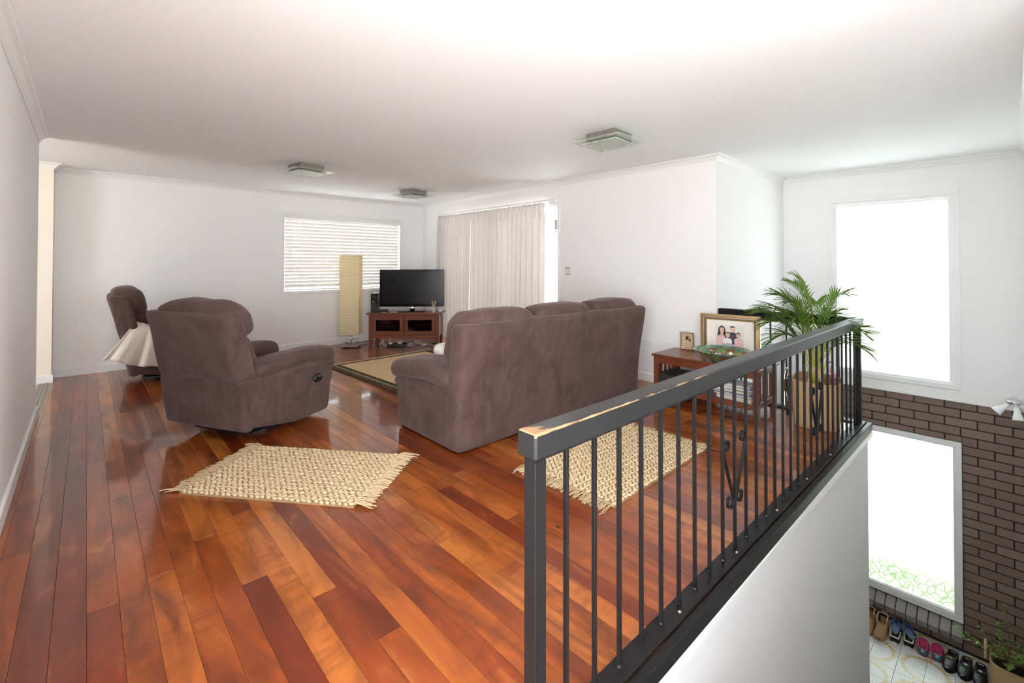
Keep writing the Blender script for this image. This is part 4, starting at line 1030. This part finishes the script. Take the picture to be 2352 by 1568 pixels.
ell(.24, .68, .135, .27, 2); poly([(.09, .62), (.08, .38), (.16, .36), (.20, .60)], 2); poly([(.30, .60), (.37, .36), (.42, .42), (.37, .66)], 2)   # woman's hair
poly([(.05, .10), (.06, .40), (.14, .50), (.32, .50), (.38, .36), (.36, .08)], 1); ell(.245, .745, .078, .125, 1); poly([(.20, .5), (.20, .64), (.29, .64), (.29, .5)], 1)
poly([(.12, .06), (.11, .36), (.17, .44), (.31, .44), (.35, .30), (.34, .06)], 3)
poly([(.68, .03), (.67, .34), (.74, .42), (.90, .42), (.97, .32), (.97, .02)], 1); ell(.81, .56, .085, .115, 2); ell(.81, .535, .070, .100, 1); poly([(.71, .02), (.71, .32), (.92, .32), (.93, .01)], 3); poly([(.77, .63), (.87, .64), (.86, .69), (.80, .70)], 2)
poly([(.30, .06), (.29, .30), (.36, .38), (.54, .38), (.60, .28), (.59, .05)], 5); ell(.455, .53, .080, .115, 1); poly([(.375, .56), (.385, .64), (.45, .68), (.53, .64), (.535, .56), (.50, .62), (.41, .62)], 2)   # boy in white
poly([(.26, .03), (.30, .12), (.46, .09), (.60, .13), (.64, .04), (.46, .0)], 7); poly([(.36, .10), (.42, .17), (.52, .16), (.55, .10), (.46, .06)], 1)
for cx, cy in ((.62, .795), (.245, .74), (.81, .53), (.455, .525)):
    for s in (-1, 1): ell(cx+s*.030, cy+.022, .011, .010, 2, 8)
    poly([(cx-.030, cy-.045), (cx, cy-.058), (cx+.030, cy-.045), (cx, cy-.050)], 6)
pr_.build('photo_print', ['photo_bg', 'skin_print', 'hair_print', 'pink_print', 'navy_print', 'white_print', 'red_print', 'jean_print'], pf)
easel(pf, .5, .38, 10)
bw = empty('glazed_bowl', (4.065, 1.715, .4205), label='wide blue and green glazed bowl of oddments in front of the portrait', cat='bowl')
MB().lathe([(.0, .0), (.075, .0), (.085, .006), (.135, .042), (.195, .082), (.238, .104), (.242, .108), (.236, .109), (.190, .088), (.13, .050), (.08, .016), (.0, .012)], 48).build('bowl', 'bowl_glaze', bw, True)
def in_bowl(name, x, y, z, rz, **k): return empty(name, (4.065+x, 1.715+y, .4205+z), rz, **k)
e = in_bowl('white_cone', -.02, -.08, .085, math.radians(-70), label='white pointed paper cone lying across the bowl', cat='cone'); MB().lathe([(.0, .0), (.022, .0), (.021, .004), (.002, .155), (0, .156)], 14).build('cone', 'paper_white', e, True, (0, 0, 0)).rotation_euler = (math.radians(84), 0, 0); MB().lathe([(.0235, 0), (.0235, .006)], 14).build('rim_band', 'shoe_black', e).rotation_euler = (math.radians(84), 0, 0)
for i, (x, y, z, r_, mt, lab) in enumerate(((-.03, .07, .075, .3, 'orange_pen', 'orange pencil in the bowl, nearest the icon'), (.02, .02, .07, 1.2, 'orange_pen', 'short orange pencil across the middle of the bowl'), (-.05, -.135, .09, -1.4, 'orange_pen', 'orange pen at the right-hand side of the bowl'))):
    e = in_bowl('pencil', x, y, z, r_, label=lab, cat='pencil', group='pencils in the bowl'); MB().tube([(-.075, 0, 0), (.062, 0, .01)], .004, 6).build('barrel', mt, e); MB().tube([(.062, 0, .01), (.078, 0, .011)], [.004, .0006], 6).build('tip', 'reed', e)
for i, (x, y, mt, lab) in enumerate(((.05, .10, 'blue_pen', 'dark blue eraser block in the bowl'), (.07, .13, 'paper_white', 'white domino-like block in the bowl beside the blue one'), (.04, .0, 'shoe_black', 'black and white clip in the middle of the bowl'), (-.02, .03, 'paper_white', 'white tag lying in the bowl'), (.05, -.06, 'mint', 'turquoise lid at the back of the bowl'))):
    e = in_bowl('trinket', x, y, .062, i*.7, label=lab, cat='trinket', group='small things in the bowl'); B(-.022, .022, -.012, .012, 0, .018, .003).build('block', mt, e); B(-.010, .010, -.0125, .0125, .004, .0185).build('stripe', 'mag_grey', e)
tb = empty('teal_box', (4.335, 1.425, .4205), math.radians(8), label='teal patterned tissue box at the right end of the console table', cat='box')
B(-.055, .055, -.052, .052, 0, .166, .006).build('carton', 'teal_print', tb); B(-.03, .03, -.035, .035, .166, .168).build('opening', 'paper_white', tb)
# lower shelf
bc = empty('black_case', (4.17, 2.115, .1185), math.radians(3), label='black leather case with metal corners on the lower shelf of the console table', cat='case')
MB().soft((0, 0, .062), (.30, .40, .124), .022, (6, 8, 4)).build('shell', 'case_leather', bc, True)
B(-.152, .152, -.202, .202, .070, .076, .002).build('lid_seam', 'black_plastic', bc)
for s in (-1, 1):
    B(-.158, -.148, s*.09-.018, s*.09+.018, .055, .092, .003).build('latch', 'chrome', bc)
    for t in (.012, .112): MB().ball((-.142, s*.192, t), .013, 8, 5).build('corner_cap', 'chrome', bc, True)
MB().tube([(-.152, -.05, .06), (-.178, -.045, .06), (-.178, .045, .06), (-.152, .05, .06)], .007, 8).build('handle', 'case_leather', bc, True)
random.seed(77)
zt = .1185; cols = ['mag_cream', 'mag_red', 'paper_white', 'mag_green', 'mag_cream', 'mag_grey', 'mag_grey', 'mag_blue', 'paper_white', 'mag_cream', 'mag_blue', 'paper_white', 'mag_blue', 'paper_white']
desc = {'mag_cream': 'cream', 'mag_red': 'red', 'paper_white': 'white', 'mag_green': 'green', 'mag_grey': 'grey', 'mag_blue': 'blue'}
ords = ['bottom', 'second', 'third', 'fourth', 'fifth', 'sixth', 'seventh', 'eighth', 'ninth', 'tenth', 'eleventh', 'twelfth', 'thirteenth', 'topmost']
for i, mt in enumerate(cols):
    h = rr(.006, .013); w, l = rr(.10, .12), rr(.135, .15)
    m_ = empty('magazine', (4.145+rr(-.015, .015), 1.625+rr(-.02, .02), zt), rr(-.16, .16), label='%s-covered magazine on the console shelf, %s in its stack%s' % (desc[mt], ords[i], '' if i in (0, 13) else ' counting up'), cat='magazine', group='magazines on the console shelf')
    B(-w, w, -l, l, 0, h*.12).build('cover', mt, m_); B(-w, w, -l, l, h*.88, h).build('cover', mt, m_); B(-w+.001, w-.001, -l+.001, l-.001, h*.12, h*.88).build('pages', 'paper_edge', m_)
    zt += h+.0004

# ================================================================== PALM IN THE CORNER OF THE BALUSTRADE
def basket(name, loc, rz, wx, wy, h, handle_top, **k):
    b = empty(name, loc, rz, **k)
    def fn(i, j):
        a = i*2*pi; ca, sa = math.cos(a), math.sin(a); pw = .42
        x = math.copysign(abs(ca)**pw, ca)*wx*(1+.10*j); y = math.copysign(abs(sa)**pw, sa)*wy*(1+.10*j)
        bump = .004*math.sin(i*2*pi*44)*math.cos(j*h*260)
        bulge = 1+.04*math.sin(pi*j)
        return ((x*bulge)*(1+bump), (y*bulge)*(1+bump), h*j+.006*math.sin(a*3+1)*j)
    MB().sheet(fn, 132, 34, -.006).build('wall', 'basket_weave', b, True)
    B(-wx*.93, wx*.93, -wy*.93, wy*.93, 0.0, .012, .004).build('bottom', 'basket_weave', b)
    MB().tube([Vector(fn(i/40, 1))+Vector((0, 0, .0)) for i in range(41)], .007, 6).build('rim', 'basket_weave', b, True)
    return b
pb_ = basket('woven_basket', (4.315, 1.075, 0), math.radians(12), .175, .145, .355, 0, label='square woven basket holding the palm in the corner of the balustrade', cat='basket')
for s, hh in ((-1, .10), (1, .05)):
    MB().tube([(s*.195, -.055+.11*t, .31+.07*math.sin(pi*t)+hh*math.sin(pi*t)) if True else 0 for t in [i/14 for i in range(15)]], .011, 8).build('handle', 'jute_rope', pb_, True)
pot = MB().lathe([(.10, .02), (.125, .25), (.13, .26), (.118, .26), (.0, .245)], 20).build('pot', 'black_plastic', None, True, (4.315, 1.075, 0))
pal = empty('areca_palm', (4.315, 1.075, 0), label='green areca palm with arching fronds behind the balustrade', cat='palm')
pot.parent = pal; pot.location = (0, 0, 0); pot.name = 'pot'
MB().lathe([(.116, .246), (.06, .256), (0, .258)], 16).build('soil', 'soil', pal, True)
def frond(az, reach, top, droop, nl, seed, light=False, base=(0, 0), ll=.20):
    random.seed(seed); mb = MB(); P = []
    d = Vector((math.cos(az), math.sin(az), 0)); n = 22
    p0 = Vector((base[0], base[1], .25)); mid = p0+Vector((0, 0, top*.62))+d*reach*.14
    p2 = p0+d*reach*.52+Vector((0, 0, top)); p3 = p0+d*reach+Vector((0, 0, top-droop))
    for i in range(n+1):
        t = i/n; P.append(p0*(1-t)**3+mid*3*t*(1-t)**2+p2*3*t*t*(1-t)+p3*t**3)
    st = MB().tube(P[:13], [.0065-.0003*i for i in range(13)], 6)
    mb.tube(P[10:], [.004-.0003*i for i in range(len(P)-10)], 5)
    side = Vector((-d.y, d.x, 0))
    for k in range(nl):
        t = .46+.54*k/(nl-1); f = t*n; i = min(int(f), n-1); q = P[i].lerp(P[i+1], f-i); tg = (P[min(i+1, n)]-P[i]).normalized()
        L = ll*(.55+.9*math.sin(pi*min(1, (k+1.5)/(nl+1.0))**.8))*rr(.85, 1.1)
        for s in (-1, 1):
            sd = (side*s*(.72-.35*k/nl)+tg*(.62+.5*k/nl)+Vector((0, 0, .22+rr(-.12, .12)))).normalized()
            w = .0062*rr(.8, 1.15); pts = []
            for j in range(6):
                u_ = j/5; pts.append(q+sd*L*u_+Vector((0, 0, -.30*L*u_*u_)))
            nr = sd.cross(Vector((0, 0, 1)));
            nr = nr.normalized() if nr.length > 1e-4 else side
            nr = (nr+Vector((0, 0, .35*s))).normalized(); vs = []
            for j in range(6):
                ww = w*(.35, .95, 1.0, .8, .45, .03)[j]; vs += [pts[j]-nr*ww+Vector((0, 0, .002)), pts[j]+Vector((0, 0, -.0015)), pts[j]+nr*ww+Vector((0, 0, .002))]
            mb.add(vs, [[j*3+c, j*3+c+1, j*3+3+c+1, j*3+3+c] for j in range(5) for c in (0, 1)])
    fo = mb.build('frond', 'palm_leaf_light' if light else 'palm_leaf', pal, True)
    st.build('stalk', 'stem_yellow', fo, True)
D = math.radians
for a in ((D(132), .42, .66, .03, 22, 1), (D(118), .42, .72, .08, 20, 2), (D(85), .28, .78, .02, 18, 3), (D(60), .22, .84, -.02, 17, 4), (D(20), .20, .74, .04, 17, 5), (D(-30), .22, .68, .08, 18, 6), (D(-60), .30, .60, .12, 18, 7),
          (D(-135), .26, .58, .10, 17, 8), (D(160), .24, .64, .06, 20, 9), (D(100), .16, .86, -.05, 15, 10, True), (D(185), .22, .50, .10, 16, 11), (D(128), .32, .54, .12, 18, 12), (D(-15), .24, .46, .08, 14, 13), (D(-95), .24, .64, .10, 16, 14), (D(-40), .18, .80, .02, 16, 15),
          (D(110), .34, .62, .10, 18, 16), (D(145), .22, .74, .02, 18, 17), (D(70), .26, .66, .06, 16, 18), (D(-75), .34, .50, .14, 14, 19)):
    frond(*a[:6], light=len(a) > 6, base=(.03*math.cos(a[5]*2.4), .03*math.sin(a[5]*2.4)), ll=.165)
random.seed(91)
fm = empty('flamingo_ornament', (4.40, .975, .25), math.radians(40), label='small pink flamingo ornament stuck in the palm basket', cat='ornament')
MB().ball((0, 0, .13), (.036, .022, .024), 12, 8).build('body', 'pink_plastic', fm, True)
MB().tube([(.028, 0, .135), (.048, 0, .16), (.044, 0, .19), (.028, 0, .205), (.026, 0, .225), (.038, 0, .238), (.05, 0, .234)], [.009, .007, .006, .006, .007, .009, .008], 8).build('neck', 'pink_plastic', fm, True)
MB().tube([(.054, 0, .234), (.068, 0, .226), (.070, 0, .216)], [.006, .004, .001], 6).build('beak', 'black_plastic', fm, True)
MB().tube([(0, 0, .12), (.003, 0, 0)], .0025, 6).build('leg', 'pink_plastic', fm)
ck = empty('walking_cane', (4.30, 1.305, 0), label='chrome cane with a black strap leaning between console table and palm basket', cat='cane')
MB().tube([(.10, .0, .02), (-.05, .005, .46)], .007, 8).build('shaft', 'chrome', ck, True)
MB().tube([(-.03, .0, .40), (.01, .0, .47), (.06, -.01, .53), (.10, -.02, .60)], .004, 6).build('strap', 'black_plastic', ck, True)
MB().tube([(.02+.03*math.cos(i*pi/9), -.012, .36+.045*math.sin(i*pi/9)) for i in range(19)], .005, 6).build('ring', 'chrome', ck, True)
B(.085, .115, -.015, .015, 0, .03, .004).build('ferrule', 'black_plastic', ck)

# ================================================================== SPOTLIGHT ON THE ENTRY WALL
sp = empty('wall_spotlight', (U2-.02, .005, .0), label='cluster of white spotlights on the entry wall at the right edge', cat='spotlight')
MB().tube([(.02, 0, -.01), (-.10, 0, -.005)], .010, 8).build('arm', 'chrome', sp, True)
MB().lathe([(.0, -.012), (.052, -.012), (.055, .0), (.050, .012), (.0, .016)], 24, (-.12, 0, .005)).build('hub', 'chrome', sp, True)
MB().lathe([(.035, 0), (.035, .012), (.0, .014)], 20).build('wall_plate', 'white_plastic', sp, True, (.02, 0, -.01)).rotation_euler = (0, -pi/2, 0)
for (dx, dy, dz), off in (((-.10, .55, -.55), (-.13, .03, -.02)), ((-.30, -.10, -1.0), (-.15, -.015, -.03)), ((.25, -.7, -.5), (-.11, -.03, -.02))):
    q = Vector((dx, dy, dz)).to_track_quat('Z', 'Y')
    h = MB().lathe([(.012, .0), (.018, .012), (.024, .05), (.040, .115), (.042, .125), (.036, .123), (.026, .07), (.0, .06)], 22).build('lamp_head', 'white_plastic', sp, True, off); h.rotation_mode = 'QUATERNION'; h.rotation_quaternion = q
    MB().lathe([(.0, .100), (.033, .104)], 18).build('lens', 'chrome', h, True)
    MB().tube([(-.12, 0, 0), off], .007, 6).build('joint', 'chrome', sp, True)

# ================================================================== SHOES AND PLANT IN THE ENTRY
def shoe_parts(par, L, Wd, prof, upper, sole, lining, sole_h=.022, collar=None, foxing=None):
    # prof: list of (t along length 0 heel..1 toe, half-width factor, height, open?) ; local +y toe
    def sect(t, w, h, op):
        x = Wd/2*w; y = -L/2+L*t; b = sole_h*.8
        if op:
            pts = [(-x, b), (-x*1.02, b+h*.35), (-x*.96, b+h*.75), (-x*.84, b+h), (-x*.74, b+h*.97), (-x*.70, b+h*.5), (-x*.55, b+.012), (0, b+.010), (x*.55, b+.012), (x*.70, b+h*.5), (x*.74, b+h*.97), (x*.84, b+h), (x*.96, b+h*.75), (x*1.02, b+h*.35), (x, b)]
        else:
            pts = [(-x*math.cos(pi*k/14)*(1 if 0 < k < 14 else 1), b+h*math.sin(pi*k/14)**.62) for k in range(15)]
        return [(px, y, pz) for px, pz in pts]
    rows = [sect(*p) for p in prof]; vs = [v for r in rows for v in r]; fs = []; ms = []
    for i in range(len(rows)-1):
        for k in range(14):
            fs.append([i*15+k, i*15+k+1, i*15+15+k+1, i*15+15+k]); ms.append(1 if (prof[i][3] and prof[i+1][3] and 4 <= k <= 9) else 0)
    fs.append(list(range(15))); ms.append(0); fs.append([(len(rows)-1)*15+k for k in range(15)][::-1]); ms.append(0)
    mb = MB(); mb.v = vs; mb.f = fs; mb.m = ms
    up = mb.build('upper', [upper, lining], par, True)
    n = 28; out = []
    for k in range(n):
        a = 2*pi*k/n; t = .5+.5*math.cos(a); w = 0
        for i in range(len(prof)-1):
            if prof[i][0] <= t <= prof[i+1][0]: f = (t-prof[i][0])/(prof[i+1][0]-prof[i][0]); w = prof[i][1]+(prof[i+1][1]-prof[i][1])*f; break
        s = math.sin(a); out.append((math.copysign(min(abs(s)**.55, 1), s)*Wd/2*max(w, .55)*1.06, -L/2-.004+(L+.008)*t))
    MB().prism(out, lambda x, y: (x, y, 0), lambda x, y: (x, y, sole_h)).build('sole', sole, par)
    if foxing: MB().prism([(x*1.015, y*1.01) for x, y in out], lambda x, y: (x, y, sole_h*.55), lambda x, y: (x, y, sole_h*1.25)).build('midsole', foxing, par)
    if collar: 
        L1 = [r[3] for r, p in zip(rows, prof) if p[3]]; L2 = [r[11] for r, p in zip(rows, prof) if p[3]]
        MB().tube(L1, .006, 6).build('collar', collar, par, True); MB().tube(L2, .006, 6).build('collar', collar, par, True)
        MB().tube([L1[0], (L1[0][0]*.5, L1[0][1]-.004, L1[0][2]+.004), (L2[0][0]*.5, L2[0][1]-.004, L2[0][2]+.004), L2[0]], .006, 6).build('collar', collar, par, True)
    return up
LOW = [(0.0, .55, .045, False), (.03, .70, .058, True), (.12, .80, .060, True), (.25, .82, .055, True), (.40, .86, .056, True), (.50, .90, .062, True), (.56, .94, .062, False), (.70, 1.0, .052, False), (.84, .94, .042, False), (.94, .72, .034, False), (1.0, .35, .020, False)]
BOOT = [(0.0, .62, .12, False), (.03, .78, .150, True), (.12, .90, .158, True), (.26, .94, .150, True), (.38, .92, .130, True), (.44, .92, .112, False), (.56, .96, .078, False), (.72, 1.0, .062, False), (.86, .94, .054, False), (.95, .74, .042, False), (1.0, .40, .026, False)]
SLIP = [(0.0, .6, .040, False), (.03, .76, .046, True), (.15, .86, .046, True), (.35, .88, .044, True), (.52, .92, .048, True), (.58, .95, .050, False), (.72, 1.0, .046, False), (.86, .94, .040, False), (.95, .74, .034, False), (1.0, .42, .020, False)]
ZF = ZL
def shoe(name, x, y, rz, label, group, L=.25, **k):
    e = empty(name, (x, y, ZF), math.radians(rz), label=label, cat='shoe', group=group); return e
# tan boots, toes towards the stair
for x, y, rz, lab in ((6.145, 1.072, 91, 'tan suede ankle boot half hidden by the white wall'), (6.125, .962, 87, 'tan suede ankle boot second from the white wall')):
    e = shoe('ankle_boot', x, y, rz, lab, 'tan boots'); shoe_parts(e, .25, .105, BOOT, 'shoe_tan', 'outsole_grey', 'shoe_inside', .016, 'fleece')
    MB().tube([(-.02, -.128, .165), (-.014, -.132, .185), (.014, -.132, .185), (.02, -.128, .165)], .003, 6).build('pull_loop', 'fleece', e)
# black slip-ons, heels towards us, with thongs on top
for x, y, rz, lab in ((6.205, .853, -88, 'black slip-on shoe with cream rim next to the tan boots'), (6.235, .748, -88, 'black slip-on shoe with cream rim beside the pink sneakers')):
    e = shoe('slip_on_shoe', x, y, rz, lab, 'black slip-ons'); shoe_parts(e, .255, .095, SLIP, 'shoe_black', 'shoe_white', 'shoe_inside', .024, 'shoe_white')
for x, y, rz, lab in ((6.225, .858, -84, 'blue rubber thong resting on the slip-on beside the boots'), (6.255, .760, -70, 'blue rubber thong resting on the slip-on beside the pink sneaker')):
    e = empty('thong', (x, y, ZF+.088), math.radians(rz), label=lab, cat='thong', group='blue thongs')
    out = [(math.copysign(abs(math.sin(2*pi*k/24))**.6, math.sin(2*pi*k/24))*(.036+.010*math.cos(2*pi*k/24)), .125*math.cos(2*pi*k/24)) for k in range(24)]
    MB().prism(out, lambda a, b: (a, b, 0), lambda a, b: (a, b, .014)).build('sole', 'shoe_navy', e)
    MB().prism([(a*1.03, b*1.01) for a, b in out], lambda a, b: (a, b, .004), lambda a, b: (a, b, .008)).build('sole_stripe', 'shoe_lime', e)
    for s in (-1, 1): MB().tube([(0, .075, .014), (s*.018, .05, .034), (s*.034, .01, .030), (s*.038, -.02, .012)], [.004, .007, .008, .006], 6, True, .4).build('strap', 'shoe_navy', e, True)
# pink sneakers, heels towards us
for x, y, rz, lab in ((6.205, .643, -86, 'pink and teal running shoe next to the black slip-ons'), (6.225, .538, -86, 'pink and teal running shoe with a trailing lace, right of its pair')):
    e = shoe('running_shoe', x, y, rz, lab, 'pink running shoes'); up = shoe_parts(e, .25, .098, LOW, 'shoe_pink', 'shoe_white', 'shoe_inside', .020, 'shoe_pink', 'shoe_teal')
    MB().soft((0, -.112, .055), (.072, .030, .050), .012, (4, 2, 3), lambda p: (p.x, p.y-.006*(1-(p.x/.036)**2), p.z)).build('heel_cup', 'shoe_teal', e, True)
    MB().lathe([(.0, .002), (.012, .001), (.013, 0)], 12).build('heel_dot', 'mint', e, True, (0, -.136, .065)).rotation_euler = (pi/2, 0, 0)
    for q in range(5): MB().tube([(-.022, -.002+q*.018, .074-q*.003), (0, .002+q*.018, .086-q*.004), (.022, -.002+q*.018, .074-q*.003)], .0028, 5).build('lace', 'shoe_pink', up, True)
    MB().tube([(.02, .0, .082), (.05, -.03, .10), (.065, -.07, .05), (.066, -.12, .012), (.056, -.16, .004)], .0028, 5).build('lace', 'pink_plastic', up, True)
# black shoes
for nm, x, y, rz, lab in (('black_shoe', 6.155, .437, 84, 'black shoe lying behind the trailing pink lace'), ('black_shoe', 6.150, .335, 86, 'black shoe with a white tab, left of the pair by the basket'), ('black_shoe', 6.150, .236, 89, 'black shoe with a white tab touching the plant basket')):
    e = shoe(nm, x, y, rz, lab, 'black shoes'); up = shoe_parts(e, .255, .100, LOW, 'shoe_black', 'shoe_black', 'shoe_inside', .020, 'case_leather')
    B(-.012, .012, -.01, .012, .074, .084, .003).build('tab', 'shoe_white' if y < .4 else 'jute_rope', up)
    B(-.030, .030, -.02, .02, .0745, .0765).build('eyelet_stay', 'case_leather', up)
# basket with a twiggy plant
eb = basket('plant_basket', (6.13, .045, ZF), math.radians(0), .150, .112, .30, 0, label='soft tan woven basket with jute handles holding a leafy plant by the entry wall', cat='basket')
for s in (-1, 1):
    MB().tube([(-.06+.12*t, s*.155, .27+.13*math.sin(pi*t)**.7) for t in [i/16 for i in range(17)]], .010, 8).build('handle', 'jute_rope', eb, True)
ep = empty('leafy_plant', (6.13, .045, ZF), label='twiggy plant with small bright green leaves in the entry basket', cat='plant')
MB().lathe([(.09, .015), (.11, .24), (.10, .24), (.0, .23)], 18).build('pot', 'black_plastic', ep, True)
MB().lathe([(.098, .236), (.05, .246), (0, .248)], 14).build('soil', 'soil', ep, True)
random.seed(123)
for k in range(13):
    az = 2*pi*k/13+rr(-.2, .2); rch = rr(.10, .30); tp = rr(.12, .34)
    if k in (4, 5): rch, tp, az = .36, .20, D(95+20*(k-4))
    if k in (0,): rch, tp, az = .16, .46, D(10)
    P = [Vector((.02*math.cos(az), .02*math.sin(az), .23))]
    for i in range(1, 8):
        t = i/7; P.append(Vector((math.cos(az)*rch*t+rr(-.012, .012), max(-.115, math.sin(az)*rch*t+rr(-.012, .012)), .23+tp*t**.8+rr(-.01, .01))))
    br = MB().tube(P, [.004-.0004*i for i in range(8)], 5).build('branch', 'twig', ep, True)
    lf = MB()
    for i in range(2, 8):
        for q in range(3 if i < 7 else 5):
            a = rr(0, 6.28); sd = Vector((math.cos(a), math.sin(a), rr(-.1, .8))).normalized(); L_ = rr(.026, .046); w = L_*.38; c0 = P[i]+Vector((rr(-.01, .01), rr(-.01, .01), rr(-.008, .01)))
            nr = sd.cross(Vector((rr(-.4, .4), rr(-.4, .4), 1))).normalized(); vs = [c0, c0+sd*L_*.35-nr*w, c0+sd*L_*.45+Vector((0, 0, -.002)), c0+sd*L_*.35+nr*w, c0+sd*L_]
            lf.add(vs, [[0, 1, 2], [0, 2, 3], [1, 4, 2], [2, 4, 3]])
    lf.build('leaf_spray', 'bush_leaf', br, kind='stuff')
